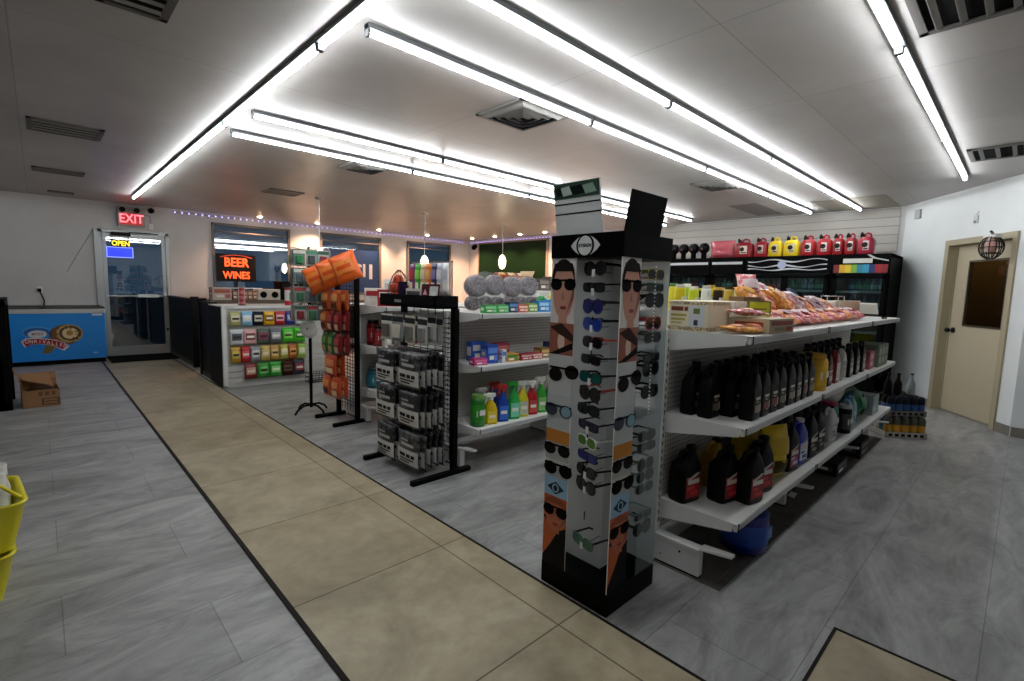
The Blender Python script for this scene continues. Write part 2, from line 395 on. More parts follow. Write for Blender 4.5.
# exit door
ALU = mat('#9fa3a3', .4, .5, name='aluminium_frame'); GLASS = mat_glass('window_glass', '#c6d2de', .16)
b = MB()
for a, c in (((.725, 11.0, 0), (.825, 11.1, 2.2)), ((1.725, 11.0, 0), (1.78, 11.1, 2.2)), ((.77, 11.0, 2.145), (1.78, 11.1, 2.2))): b.box(a, c, ALU)
d1 = struct('door_1', b)
b = MB()
for a, c in (((.83, 11.02, .01), (.885, 11.07, 2.14)), ((1.665, 11.02, .01), (1.72, 11.07, 2.14)), ((.885, 11.02, 2.07), (1.665, 11.07, 2.14)), ((.885, 11.02, .01), (1.665, 11.07, .17))): b.box(a, c, ALU)
struct('door_leaf', b, d1)
struct('pane', MB().box((.885, 11.04, .17), (1.665, 11.05, 2.07), GLASS), d1)
b = MB(); b.tube([(.86, 10.98, 1.06), (1.69, 10.98, 1.06)], .016, STEEL); b.cbox((1.43, 10.98, 1.065), (.3, .045, .055), STEEL); b.cbox((.86, 11.0, 1.06), (.03, .05, .06), STEEL); b.cbox((1.69, 11.0, 1.06), (.03, .05, .06), STEEL)
struct('push_bar', b, d1)
b = MB(); b.rbox((.95, 10.95, 2.1), (1.22, 11.015, 2.16), DARK, .006); b.tube([(1.2, 10.96, 2.165), (1.45, 10.9, 2.17), (1.62, 10.99, 2.17)], .008, DARK); struct('door_closer', b, d1)
b = MB(); b.cyl((1.7, 10.99, .45), (1.7, 11.02, .45), .02, DARK); struct('lock', b, d1)
# windows
for i, (a, c, lo, hi) in enumerate(ops[1:]):
    b = MB(); t = .045
    for p, q in (((a, 11.02, lo), (a+t, 11.1, hi)), ((c-t, 11.02, lo), (c, 11.1, hi)), ((a, 11.02, hi-t), (c, 11.1, hi)), ((a, 11.02, lo), (c, 11.1, lo+t))): b.box(p, q, mat('#6d6660', .5, name='window_frame_brown'))
    b.box((a, 11.02, hi-.17), (c, 11.1, hi-.15), mat('#6d6660', .5))
    wdw = struct('window_%d' % (i+1), b)
    struct('pane', MB().box((a+t, 11.055, lo+t), (c-t, 11.06, hi-t), GLASS), wdw)
# outside: lot and a far building line seen dimly through the glass
struct('ground_outside', MB().box((-20, 11.3, -.3), (40, 60, -.15), mat('#3a3f46', .9)))

# ------------------------------------------------------------------ ceiling fittings
TUBE = mat('#f9fdff', .4, 0, 14.5, name='lit_tube')
def strip_spec(L):
    HM = mat('#55585a', .6, name='fixture_grey'); h = MB().box((0, -.027, -.026), (L, .027, 0), HM)
    for x in (.0, L-.012): h.box((x, -.018, -.06), (x+.012, .018, 0), HM)
    d = MB(); d.rings([(0, .012, .011, .010)]+[(L*1.0-.03, .012, .011, .010)], TUBE, 3)
    d2 = MB(); d2.v = [(z+.015, y, -.044+x*.9) for x, y, z in d.v]; d2.f, d2.mi, d2.sm, d2.mats = d.f, d.mi, d.sm, d.mats
    return [P('housing', h), P('diffuser', d2, (), 'glowing white tube')]
ROWS = [('row nearest the beige door', 'x', .572, [-.62, 1.27, 3.23, 5.23, 7.05]), ('row over the oil gondola', 'x', 1.79, [1.25, 3.13, 4.995, 6.84, 8.62]),  # beige door row: first fixture is unseen, added to light the sunglasses stand
        ('row over the sunglasses stand', 'x', 2.40, [1.25, 3.075, 4.976, 6.76, 8.53]), ('row over the snack gondola', 'x', 4.19, [1.24, 3.0, 4.85, 6.6, 8.3]),
        ('row over the spray shelves far side', 'x', 4.84, [1.26, 3.06, 4.9, 6.75, 8.6]), ('row along the walkway', 'y', 1.155, [.9, 2.74, 4.6, 6.4, 8.15, 9.83])]
ROWS[4] = ('row just beyond the snack gondola', 'x', 4.84, ROWS[4][3])
for nm, ax, k, js in ROWS:
    for i in range(len(js)-1):
        L = round(js[i+1]-js[i]-.012, 3)
        spawn(cached(strip_spec, L), 'strip_light', '%s white strip light from the walkway in the %s' % (ORD[i], nm) if ax == 'x' else '%s white strip light towards the exit door in the %s' % (ORD[i], nm),
              'light', (js[i], k, H) if ax == 'x' else (k, js[i], H), 0 if ax == 'x' else PI/2, 'ceiling strip lights')
VENTM = mat('#8a8885', .5, name='vent_grey'); VD = mat('#050506', .9)
def vent_spec(w, d, kind):
    VENTM = mat('#8a8885', .5) if kind == 4 else mat('#55524f', .5)
    f = MB(); t = .035
    for p, q in (((-w/2, -d/2, -.014), (w/2, -d/2+t, 0)), ((-w/2, d/2-t, -.014), (w/2, d/2, 0)), ((-w/2, -d/2, -.014), (-w/2+t, d/2, 0)), ((w/2-t, -d/2, -.014), (w/2, d/2, 0))): f.box(p, q, VENTM)
    b = MB().box((-w/2+t, -d/2+t, -.004), (w/2-t, d/2-t, 0), VD); s = MB()
    if kind == 4:
        for i in range(4):
            a, c = (w/2-t)*(1-.24*i), (d/2-t)*(1-.24*i); o = .03; z0, z1 = -.03, -.008
            for sx, sy in ((1, 0), (-1, 0), (0, 1), (0, -1)):
                if sx: pts = [(sx*a, -c, z1), (sx*a, c, z1), (sx*(a-o), c-o, z0), (sx*(a-o), -c+o, z0)]
                else: pts = [(-a, sy*c, z1), (a, sy*c, z1), (a-o, sy*(c-o), z0), (-a+o, sy*(c-o), z0)]
                s.prism(pts, (0, 0, -.003), VENTM)
    else:
        n = max(2, int((d-2*t)/.085))
        for i in range(n):
            y = -d/2+t+(d-2*t)*(i+.5)/n
            s.prism([(-w/2+t, y-.012, -.006), (w/2-t, y-.012, -.006), (w/2-t, y+.012, -.014), (-w/2+t, y+.012, -.014)], (0, .003, 0), mat('#8f8d89', .5))
    return [P('vent_frame', f), P('backing', b), P('louver', s)]
for x, y, w, d, kd, lab in ((2.69, 2.74, .5, .5, 4, 'square ceiling air vent beside the strip lights above the sunglasses stand'), (5.92, 2.68, .52, .46, 4, 'square ceiling air vent in front of the gas cans'),
        (2.69, 5.22, .44, .44, 4, 'square ceiling air vent beyond the snack gondola light rows'), (2.62, 7.55, .46, .4, 3, 'ceiling air vent above the snack packet counter'),
        (.25, 5.98, .5, .46, 3, 'largest dark ceiling air vent between freezer and walkway lights'), (.26, 8.4, .48, .3, 3, 'dark ceiling air vent second from the freezer wall'),
        (.33, 10.42, .3, .16, 3, 'smallest ceiling air vent close to the freezer wall'), (6.1, .3, .5, .38, 3, 'ceiling air vent near the beige door'), (.4, 2.95, .28, .34, 3, 'ceiling air vent farthest from the freezer wall'), (2.95, .28, .5, .42, 3, 'ceiling air vent nearest the tan floor patch')):
    spawn(cached(vent_spec, w, d, kd), 'ceiling_vent', lab, 'vent', (x, y, H), 0, 'ceiling air vents')
struct('ceiling_panel', MB().box((7.75, 1.36, H-.006), (8.83, 2.2, H), mat('#8f8a7c', .6)), label='beige ceiling panel above the slatwall')
struct('ceiling_panel', MB().box((7.4, 2.8, H-.005), (8.6, 3.2, H), mat('#8c8a8a', .6)), label='grey ceiling panel in front of the gas cans')
WARM = mat('#ffd9b0', .4, 0, 14, name='warm_lamp_glow')
def can_spec():
    r = MB().lathe([(.045, 0), (.075, 0), (.078, -.006), (.05, -.012), (.045, -.01)], PLASTW, 20)
    return [P('ring', r), P('lens', MB().lathe([(.046, -.001), (.046, -.012), (.03, -.024), (.01, -.028)], WARM, 16))]
cans = [(3.25, 10.68), (4.4, 10.68), (5.85, 10.68), (7.2, 10.68), (8.35, 10.3), (8.35, 9.4), (8.35, 8.5), (8.35, 7.7), (8.35, 6.9)]
for i, (x, y) in enumerate(cans):
    spawn(cached(can_spec), 'recessed_downlight', '%s warm ceiling spotlight from the exit door along the window and board walls' % ORD[i], 'light', (x, y, H), 0, 'warm ceiling spotlights')
    l = bpy.data.lights.new('downlight_beam', 'SPOT'); l.energy = 80; l.color = (1, .56, .33); l.spot_size = 2.3; l.spot_blend = .7; l.shadow_soft_size = .05
    o = bpy.data.objects.new('downlight_beam', l); COL.objects.link(o); o.location = (x, y, H-.03)
GLOW = mat('#ffe6c0', .4, 0, 5, name='frosted_lit_glass')
def pendant_spec(drop):
    c = MB().lathe([(.06, 0), (.06, -.015), (.02, -.03)], STEEL); s = MB().cyl((0, 0, -.02), (0, 0, -drop), .006, STEEL)
    g = MB().lathe([(.02, .0), (.05, -.04), (.075, -.12), (.07, -.2), (.045, -.27), (.01, -.29)], GLOW, 20, (0, 0, -drop))
    return [P('canopy', c), P('rod', s), P('shade', g)]
for x, y, dr, lab in ((3.16, 7.6, .75, 'pendant lamp on a thin rod above the snack packet counter'), (5.04, 7.56, .75, 'pendant lamp hanging behind the black bag rack'), (7.1, 7.74, .60, 'glowing white oval pendant lamp in front of the dark green board')):
    spawn(cached(pendant_spec, dr), 'pendant_lamp', lab, 'lamp', (x, y, H), 0, 'pendant lamps')
# purple led string along the top of the walls
PUR = mat('#b9a8ff', .4, 0, 1.6, name='violet_led'); b = MB(); b.box((1.85, 11.03, 2.60), (8.8, 11.048, 2.606), mat('#8a8078', .5)); b.box((8.84, 6.0, 2.60), (8.858, 11.0, 2.606), mat('#8a8078', .5))
led = MB()
for i in range(62): led.cbox((1.9+i*.11, 11.028, 2.603), (.018, .012, .012), PUR)
for i in range(44): led.cbox((8.838, 10.95-i*.11, 2.603), (.012, .02, .012), PUR)
spawn([P('strip', b), P('led_beads', led, (), 'row of tiny violet lights')], 'led_light_string', 'violet LED light string along the top of the window wall', 'light string')

# ------------------------------------------------------------------ shelving gondolas (shelves face -y, left end at local x=0)
def shelf_parts(x0, x1, yf, yb, z, t=.035, ends=True):
    s = MB(); s.box((x0, yf, z-.012), (x1, yb, z), WHITE); s.box((x0, yf-.004, z-t), (x1, yf+.012, z-.0005), WHITE)
    s.box((x0+.002, yf-.0065, z-t+.006), (x1-.002, yf-.004, z-.006), GREYW)
    br = [P('bracket', MB().prism([(x, yf+.012, z-.012), (x, yb, z-.012), (x, yb, z-.10), (x, yb-.04, z-.095), (x, yf+.02, z-.042)], (.006, 0, 0), WHITE)) for x in (x0, x1-.006)]
    tick = [P('clip', MB().box((x, yf-.009, z-t), (x+.006, yf-.004, z), BLACK), (), 'small black shelf clip') for x in (x0+.012, x1-.016)]
    return P('shelf', s, br+tick)
def gondola_spec(n, wdt, zs, dep, foot, topdeck):
    # front shelves at y=-dep..0, back shelves at .05...05+dep
    parts = []; L = n*wdt
    bp = MB(); bp.box((.02, .004, .16), (L-.02, .046, zs[0]-.004), PEG); parts.append(P('back_panel', bp))
    for i in range(n+1):
        x = i*wdt; u = MB(); u.box((x-.018, .0, 0), (x+.018, .05, zs[0]), WHITE)
        for k in range(24): u.box((x-.004, -.0012, .2+k*.04), (x+.004, .0002, .222+k*.04), DARK)
        parts.append(P('upright', u))
        f = MB()
        for sgn in (-1, 1):
            y0, y1 = (-foot, 0) if sgn < 0 else (.05, .05+foot)
            yt = y0 if sgn < 0 else y1
            f.box((x-.02, min(y0, y1), .012), (x+.02, max(y0, y1), .135), WHITE)
            f.box((x-.028, min(y0, y1), .135), (x+.028, max(y0, y1), .15), WHITE)
            f.prism([(x-.028, yt, .15), (x+.028, yt, .15), (x+.018, yt+sgn*.15, .165), (x-.018, yt+sgn*.15, .165)], (0, 0, .012), WHITE)
            f.box((x-.018, min(y0, y1), 0), (x+.018, max(y0, y1), .012), BLACK)
            f.cyl((x-.0215, yt-sgn*.1, .1), (x-.0195, yt-sgn*.1, .1), .006, DARK); f.cyl((x-.0215, yt-sgn*.2, .05), (x-.0195, yt-sgn*.2, .05), .004, DARK)
        parts.append(P('base_foot', f))
    for z in zs:
        for i in range(n):
            parts.append(shelf_parts(i*wdt+.002, (i+1)*wdt-.002, -dep, 0, z))
    if topdeck:
        for i in range(n):
            t = MB(); t.box((i*wdt+.002, 0, zs[0]-.012), ((i+1)*wdt-.002, .05, zs[0]), WHITE); parts.append(P('top_filler', t))
    bs = MB()
    for z in zs:
        for i in range(n): bs.box((i*wdt+.002, .05, z-.012), ((i+1)*wdt-.002, .05+dep, z), WHITE); bs.box((i*wdt+.002, .05+dep-.012, z-.035), ((i+1)*wdt-.002, .05+dep, z), WHITE)
    parts.append(P('rear_shelves', bs))
    return parts
RX, RYF = 2.235, .823
spawn(gondola_spec(3, 1.215, [1.186, .771, .325], .385, .235, True), 'shelf_gondola', 'white shelf gondola of motor oil and gas cans accessories beside the sunglasses stand', 'shelving', (RX, RYF+.385, 0))
LX, LYF = 2.26, 2.685
spawn(gondola_spec(3, 1.215, [1.183, .80, .335], .375, .2, True), 'shelf_gondola', 'white shelf gondola of spray bottles behind the black bag rack', 'shelving', (LX, LYF+.375, 0))
GX, GYF = 2.32, 4.14
spawn(gondola_spec(3, 1.215, [1.165, .765, .33], .5, .2, True), 'shelf_gondola', 'white shelf gondola of red boxes beside the orange snack rack', 'shelving', (GX, GYF+.5, 0))

# ------------------------------------------------------------------ product builders
def lab_quad(b, x0, x1, z0, z1, y, m, t=.001): b.box((x0, y-t, z0), (x1, y, z1), m)
def oil_bottle(body, cap, lab, s=1.0, acc='#8c1a1c'):
    bm = mat(body, .3, name='bottle_plastic'); B = MB(); hx, hy, h = .052*s, .032*s, .235*s
    B.rings([(0, hx*.92, hy*.9, .014), (.008, hx, hy, .016), (h*.30, hx, hy, .016), (h*.62, hx*.97, hy*.97, .016), (h*.76, hx*.72, hy*.82, .016, hx*.2, 0), (h*.86, hx*.34, hx*.34, .02, hx*.42, 0), (h*.92, hx*.3, hx*.3, .02, hx*.45, 0)], bm)
    c = MB().cyl((hx*.45, 0, h*.9), (hx*.45, 0, h), hx*.36, mat(cap, .4), n=14)
    l = MB(); lab_quad(l, -hx*.8, hx*.8, h*.08, h*.58, -hy, mat(lab, .4)); lab_quad(l, -hx*.55, hx*.55, h*.15, h*.28, -hy-.001, mat(acc, .4)); lab_quad(l, -hx*.4, hx*.5, h*.38, h*.43, -hy-.001, mat('#c9c2b0', .4)); lab_quad(l, -hx*.3, hx*.3, h*.32, h*.35, -hy-.001, mat('#9b927c', .4))
    l.prism([(hx*.1, -hy-.0015, h*.12), (hx*.75, -hy-.0015, h*.16), (hx*.7, -hy-.0015, h*.3), (hx*.2, -hy-.0015, h*.26)], (0, .0005, 0), mat('#c9c2b0', .4))
    hd = MB(); hd.tube([(-hx*.35, 0, h*.72), (-hx*.62, 0, h*.80), (-hx*.45, 0, h*.88), (hx*.05, 0, h*.9), (hx*.3, 0, h*.86)], .0085*s, bm)
    return [P('body', B, [P('label', l)]), P('cap', c), P('handle', hd)]
def big_jug(body, cap, lab, acc, s=1.0):
    bm = mat(body, .3, name='jug_plastic'); B = MB(); hx, hy, h = .075*s, .055*s, .29*s
    B.rings([(0, hx*.93, hy*.9, .02), (.01, hx, hy, .022), (h*.55, hx, hy, .022), (h*.7, hx*.95, hy*.93, .022), (h*.84, hx*.55, hy*.6, .02, hx*.35, 0), (h*.92, hx*.3, hx*.3, .02, hx*.52, 0), (h*.95, hx*.28, hx*.28, .02, hx*.52, 0)], bm)
    c = MB().cyl((hx*.52, 0, h*.94), (hx*.52, 0, h*1.02), hx*.36, mat(cap, .4), n=16)
    hd = MB(); hd.tube([(-hx*.55, 0, h*.72), (-hx*.8, 0, h*.82), (-hx*.6, 0, h*.93), (-hx*.05, 0, h*.95), (hx*.35, 0, h*.9)], .012*s, bm)
    l = MB(); lm = mat(lab, .4)
    lab_quad(l, -hx*.75, hx*.75, h*.1, h*.5, -hy, lm); lab_quad(l, -hx*.6, hx*.62, h*.36, h*.44, -hy-.001, mat('#cfc9c0', .4)); lab_quad(l, -hx*.3, hx*.55, h*.14, h*.22, -hy-.001, mat(acc, .4)); lab_quad(l, -hx*.62, hx*.1, h*.26, h*.31, -hy-.001, mat(acc, .4))
    l.prism([(-hx*.72, -hy-.0015, h*.46), (hx*.5, -hy-.0015, h*.56), (hx*.72, -hy-.0015, h*.55), (-hx*.4, -hy-.0015, h*.43)], (0, .001, 0), mat('#b9b4ab', .4))
    return [P('body', B, [P('label', l, (), 'printed label')]), P('cap', c), P('handle', hd)]
def spray_bottle(body, head, lab, h=.27):
    B = MB(); bm = mat(body, .25, name='spray_plastic'); hx, hy = .05, .034
    B.rings([(0, hx*.92, hy*.9, .02), (.008, hx, hy, .025), (h*.42, hx*.96, hy, .025), (h*.58, hx*.7, hy*.8, .025), (h*.66, hx*.36, hy*.5, .018), (h*.74, .016, .016, .016)], bm)
    l = MB(); lab_quad(l, -hx*.7, hx*.7, h*.06, h*.4, -hy, mat(lab, .4)); lab_quad(l, -hx*.5, hx*.5, h*.2, h*.28, -hy-.001, mat('#e8e5d8', .4)); l.box((-hx-.001, -hy*.5, h*.06), (-hx, hy*.5, h*.38), mat(lab, .4))
    hm = mat(head, .4); t = MB(); t.cyl((0, 0, h*.73), (0, 0, h*.81), .018, hm, n=14); t.rbox((-.05, -.014, h*.8), (.036, .014, h*.92), hm, .005, .01); t.cyl((-.05, 0, h*.87), (-.066, 0, h*.87), .009, hm, n=10)
    g = MB(); g.prism([(-.03, -.006, h*.8), (-.045, -.006, h*.62), (-.052, -.006, h*.62), (-.042, -.006, h*.8)], (0, .012, 0), hm)
    return [P('body', B, [P('label', l)]), P('spray_head', t, [P('trigger', g)])]
def jar(body, lid, lab, r=.04, h=.13, neck=True):
    B = MB().lathe([(r*.9, 0), (r, .006), (r, h*.78), (r*.92, h*.86), (r*.8, h*.88)], mat(body, .3), 20)
    c = MB().lathe([(r*.84, h*.86), (r*.86, h*.87), (r*.86, h*.98), (r*.8, h)], mat(lid, .4), 20)
    l = MB().lathe([(r+.0008, h*.15), (r+.0012, h*.16), (r+.0012, h*.68), (r+.0008, h*.69)], mat(lab, .4), 20); l.cbox((0, -r-.001, h*.45), (r*.9, .004, h*.16), PAPER); l.cbox((-r*.71, -r*.71, h*.42), (.003, .02, h*.2), PAPER)
    return [P('body', B, [P('label', l)]), P('lid', c)]
def carton(w, d, h, col, acc, acc2='#e6e0d0', rough=.6):
    B = MB().rbox((-w/2, -d/2, 0), (w/2, d/2, h), mat(col, rough, name='printed_carton'), .002, .003); l = MB(); y = -d/2
    lab_quad(l, -w*.42, w*.42, h*.55, h*.85, y, mat(acc, .5)); lab_quad(l, -w*.3, w*.1, h*.2, h*.42, y, mat(acc2, .5)); lab_quad(l, w*.16, w*.42, h*.15, h*.45, y, mat(acc, .5))
    l.box((-w/2-.001, -d*.35, h*.3), (-w/2, d*.35, h*.75), mat(acc, .5)); l.box((-w/2-.0015, -d*.2, h*.4), (-w/2-.001, d*.25, h*.6), mat(acc2, .5))
    return [P('body', B), P('print', l)]
def bag(w, h, t, col, lab, acc, seed=0, film=None, style=0):
    m = col if not isinstance(col, str) else mat(col, .3, name='printed_foil')
    B = MB().pillow(w, h, t, m, seed=seed); l = MB()
    if style == 0:
        l.patch(w, h, t, h*.3, h*.74, -w*.36, w*.36, mat(lab, .4)); l.patch(w, h, t, h*.44, h*.58, -w*.28, w*.28, mat(acc, .4), lift=.003)
    elif style == 1:   # white band with dark bars of print
        l.patch(w, h, t, h*.08, h*.52, -w*.46, w*.46, mat(lab, .45), lift=.001)
        for i, (x0, x1, z0, z1) in enumerate(((-.34, -.05, .3, .4), (.0, .16, .3, .4), (.2, .34, .3, .4), (-.34, .3, .22, .26), (-.34, .12, .14, .18))): l.patch(w, h, t, h*z0, h*z1, w*x0, w*x1, mat(acc, .45), lift=.003, n=4)
        l.patch(w, h, t, h*.62, h*.7, -w*.25, w*.3, mat('#b0b1b2', .45), lift=.001); l.patch(w, h, t, h*.76, h*.8, -w*.3, w*.05, mat('#a8a8a8', .45), lift=.001)
    else:
        l.patch(w, h, t, h*.5, h*.8, -w*.38, w*.38, mat(lab, .4)); l.patch(w, h, t, h*.14, h*.4, -w*.25, w*.32, mat(acc, .4))
    return [P('pouch', B), P('label', l)]
def blister(w, h, card, prod, acc):
    c = MB().box((-w/2, -.001, 0), (w/2, .001, h), mat(card, .5)); c.box((-w/2, -.0018, h*.72), (w/2, -.001, h*.92), mat(acc, .5)); c.cyl((0, -.002, h*.965), (0, .002, h*.965), .004, DARK, n=8)
    p = MB().rbox((-w*.32, -.022, h*.12), (w*.32, -.001, h*.62), mat(prod, .3), .005, .01)
    return [P('backing_card', c), P('blister', p)]
def S(spec, name, label, cat, x, y, z, rz=0, group=None, **k): return spawn(spec, name, label, cat, (x, y, z), rz, group, **k)

# ------------------------------------------------------------------ oil gondola: middle shelf
ZM, ZB, ZT = .772, .326, 1.187
TINTS = [('#0a0909', '#0c0c0c', '#111111', '#6d6350'), ('#0a0909', '#141010', '#151213', '#7a1518'), ('#0b0a0b', '#1a1a1a', '#181613', '#8d836a')]
for c in range(9):
    for r in range(3):
        if c == 0 and r == 0: continue
        k = TINTS[(c*2+c//3) % 3]
        x = RX+.1+c*.118+(.03 if c > 4 else 0); y = RYF+.06+r*.088
        if c == 0: y += .06
        S(cached(oil_bottle, k[0], k[1], k[2], 1.1, k[3]), 'oil_bottle', 'black oil bottle, middle shelf, %s column from the sunglasses end, %s row back' % (ORD[c], ORD[r]), 'bottle', x, y, ZM, RND.uniform(-.06, .06), 'black motor oil bottles on the middle shelf')
S(cached(jar, '#d0a010', '#c89a10', '#d6aa14', .085, .235), 'yellow_jug', 'tall plain yellow jug standing past the black oil bottles, middle shelf', 'jug', 3.575, .92, ZM, .1)
mid2 = [(x_, c_, l_, t_) for (x_, c_, l_, t_) in [(4.13, '#101010', '#7a1518', 'black bottle with dark red label just past the yellow jug'), (4.26, '#8c1517', '#cfcac0', 'red bottle with pale label, second past the yellow jug'), (4.38, '#c4c4c0', '#8a8d90', 'slim white bottle past the red bottle, middle shelf'),
        (4.52, '#101112', '#3c4a3c', 'dark bottle with green grey label, middle shelf'), (4.66, '#131111', '#5d5340', 'dark bottle with tan label, middle shelf'), (4.8, '#121416', '#51604f', 'dark bottle with moss label before the pink box')]]
for x, c, l, t in mid2: S(cached(oil_bottle, c, '#202020', l, 1.05, '#b8b09c'), 'fluid_bottle', t, 'bottle', 3.80+(x-4.13)*1.45, .90, ZM, 0)
for i in range(6): S(cached(oil_bottle, '#0e0d0d', '#151515', '#2a2622', 1.15, '#6a604c'), 'oil_bottle', '%s black bottle standing behind the mixed bottles past the yellow jug, middle shelf' % ORD[i], 'bottle', 3.79+i*.16, 1.02, ZM, 0, 'black bottles behind the mixed bottles')
S(cached(carton, .1, .13, .12, '#8a5c36', '#6b4a30'), 'parts_box', 'brown carton behind the dark bottles on the middle shelf', 'box', 4.70, 1.12, ZM); S(cached(carton, .11, .12, .13, '#7a5133', '#5b3b26'), 'parts_box', 'darker brown carton standing behind the bottle before the pink box', 'box', 4.86, 1.12, ZM)
S(cached(carton, .16, .22, .15, '#b05a66', '#c98088', '#d8a8ac'), 'parts_box', 'dull pink carton near the far end of the middle shelf', 'box', 5.03, .97, ZM)
for i in range(3): S(cached(carton, .12, .24, .19, '#6f7a66', '#8d9784', '#a3aa98'), 'parts_box', '%s grey green carton from the pink one, middle shelf end' % ORD[i], 'box', 5.24+i*.135, .96, ZM, 0, 'grey green cartons')
# lower shelf
low = [(2.345, .875, 0, '#140b0a', '#8e1119', 'dark maroon oil jug with red label, second from the back end of the lower shelf row'), ]
JUGS = [(2.32, 1.12, 'black oil jug with red label in the back corner of the lower shelf'), (2.47, .99, 'black oil jug with red label, second one from the back corner, lower shelf'), (2.56, .90, 'black oil jug with red label standing at the front edge, lower shelf'), (2.74, .92, 'black oil jug with red label tucked against the yellow bag, lower shelf')]
for x, y, t in JUGS: S(cached(big_jug, '#0c0807', '#0f0b0a', '#841018', '#c43038', .93 if x < 2.7 else .98), 'oil_jug', t, 'jug', x, y, ZB, -.2, 'black oil jugs with red labels')
S(cached(big_jug, '#b58a12', '#201810', '#8f6d10', '#5e1010', .85), 'yellow_jug', 'yellow jug half hidden behind the black oil jugs, lower shelf', 'jug', 2.63, 1.12, ZB, -.1)
yb = cached(bag, .2, .31, .12, '#d8b813', '#c9aa10', '#3a3008', 3, None, 2)
S(yb, 'yellow_bag', 'yellow absorbent bag with dark print at the front edge of the lower shelf', 'bag', 2.98, .93, ZB, -.35); S(yb, 'yellow_bag', 'second yellow absorbent bag leaning behind the front one, lower shelf', 'bag', 3.02, 1.1, ZB, -.3)
low2 = [(3.22, '#180a12', '#8a1a3a', '#c8c0c8', .95, 'dark purple jug with pink label beside the blue jug'), (3.4, '#1a2fae', '#d6dbe8', '#2038a0', .93, 'bright blue jug with white label, lower shelf'), (3.6, '#0b0b0c', '#1c1a18', '#8b8577', .98, 'first black jug past the bright blue jug, lower shelf'), (3.77, '#0b0b0c', '#1c1a18', '#8b8577', .98, 'second black jug past the bright blue jug, lower shelf'),
        (4.12, '#c6c8c8', '#a2a8ac', '#55606a', .86, 'white jug with grey label, lower shelf')]
for x, c, l, a, s, t in low2: S(cached(big_jug, c, '#d8d8dc' if c == '#1a2fae' else '#151515', l, a, s), 'fluid_jug', t, 'jug', x, .93, ZB, -.1)
for i, x in enumerate((3.3, 3.5, 3.7, 3.92)): S(cached(big_jug, '#0b0b0c', '#151515', '#151310', '#4a443a', .98), 'oil_jug', '%s dark jug of the hidden second row behind the blue jug, lower shelf' % ORD[i], 'jug', x, 1.1, ZB, 0, 'dark jugs in the second row')
S(cached(jar, '#2f8a8a', '#b02050', '#6a2038', .06, .25), 'fluid_jar', 'tub with pink lid beside the white jug, lower shelf', 'tub', 4.31, .97, ZB)
S(cached(jar, '#141414', '#c8c8c8', '#2c2c30', .05, .22), 'fluid_jar', 'black tub with pale lid beside the pink lidded tub', 'tub', 4.45, .9, ZB)
S(cached(big_jug, '#6d9fb5', '#1f6fa0', '#8cc0d0', '#2a5a78', .85), 'washer_jug', 'first pale blue washer fluid jug on the far lower shelf', 'jug', 4.61, .93, ZB, 0); S(cached(big_jug, '#6d9fb5', '#1f6fa0', '#8cc0d0', '#2a5a78', .85), 'washer_jug', 'second pale blue washer fluid jug beside the green bag', 'jug', 4.78, .94, ZB, 0)
S(cached(bag, .3, .26, .18, '#14704a', '#1d8a5a', '#0d5036', 9, None, 2), 'green_bag', 'green plastic bag slumped on the far end of the lower shelf', 'bag', 5.03, .97, ZB, .2)
S(cached(carton, .22, .22, .17, '#a9b6b8', '#7fa6ac', '#d2dadc'), 'parts_box', 'pale blue grey carton at the far end of the lower shelf', 'box', 5.4, .97, ZB)
for i in range(3): S(cached(big_jug, '#0b0b0c', '#151515', '#151310', '#4a443a', .9), 'oil_jug', '%s dark jug at the back of the far lower shelf' % ORD[i], 'jug', 4.2+i*.17, 1.12, ZB, 0, 'dark jugs at the back')
# under the lower shelf
def pail():
    B = MB().lathe([(.10, 0), (.115, .012), (.118, .21), (.112, .215), (.05, .225)], mat('#101d7a', .3), 22)
    l = MB(); l.lathe([(.119, .05), (.1195, .051), (.1195, .16), (.119, .161)], mat('#1d4aa6', .4), 22); l.cbox((.06, -.104, .1), (.05, .02, .06), mat('#4f86c8', .4))
    return [P('body', B, [P('label', l)]), P('cap', MB().cyl((0, 0, .222), (0, 0, .245), .03, mat('#16205a', .4)))]
S(pail(), 'blue_pail', 'round dark blue pail on the floor under the lower oil shelf', 'pail', 2.70, .95, .004)
S(cached(carton, .3, .2, .1, '#17181a', '#3c3d40'), 'floor_carton', 'low black carton on the dark floor strip under the oil shelf', 'box', 4.45, .98, .004); S(cached(carton, .3, .2, .14, '#1a1718', '#45403e', '#7a7672'), 'floor_carton', 'black printed carton on the floor close to the drink cases', 'box', 5.1, .96, .004)
S(MB().prism([(0, 0, 0), (.1, .01, 0), (.11, .05, 0), (.02, .045, 0)], (0, 0, .002), PAPER), 'paper_scrap', 'scrap of white paper on the dark floor strip', 'paper', 3.62, .97, .005)
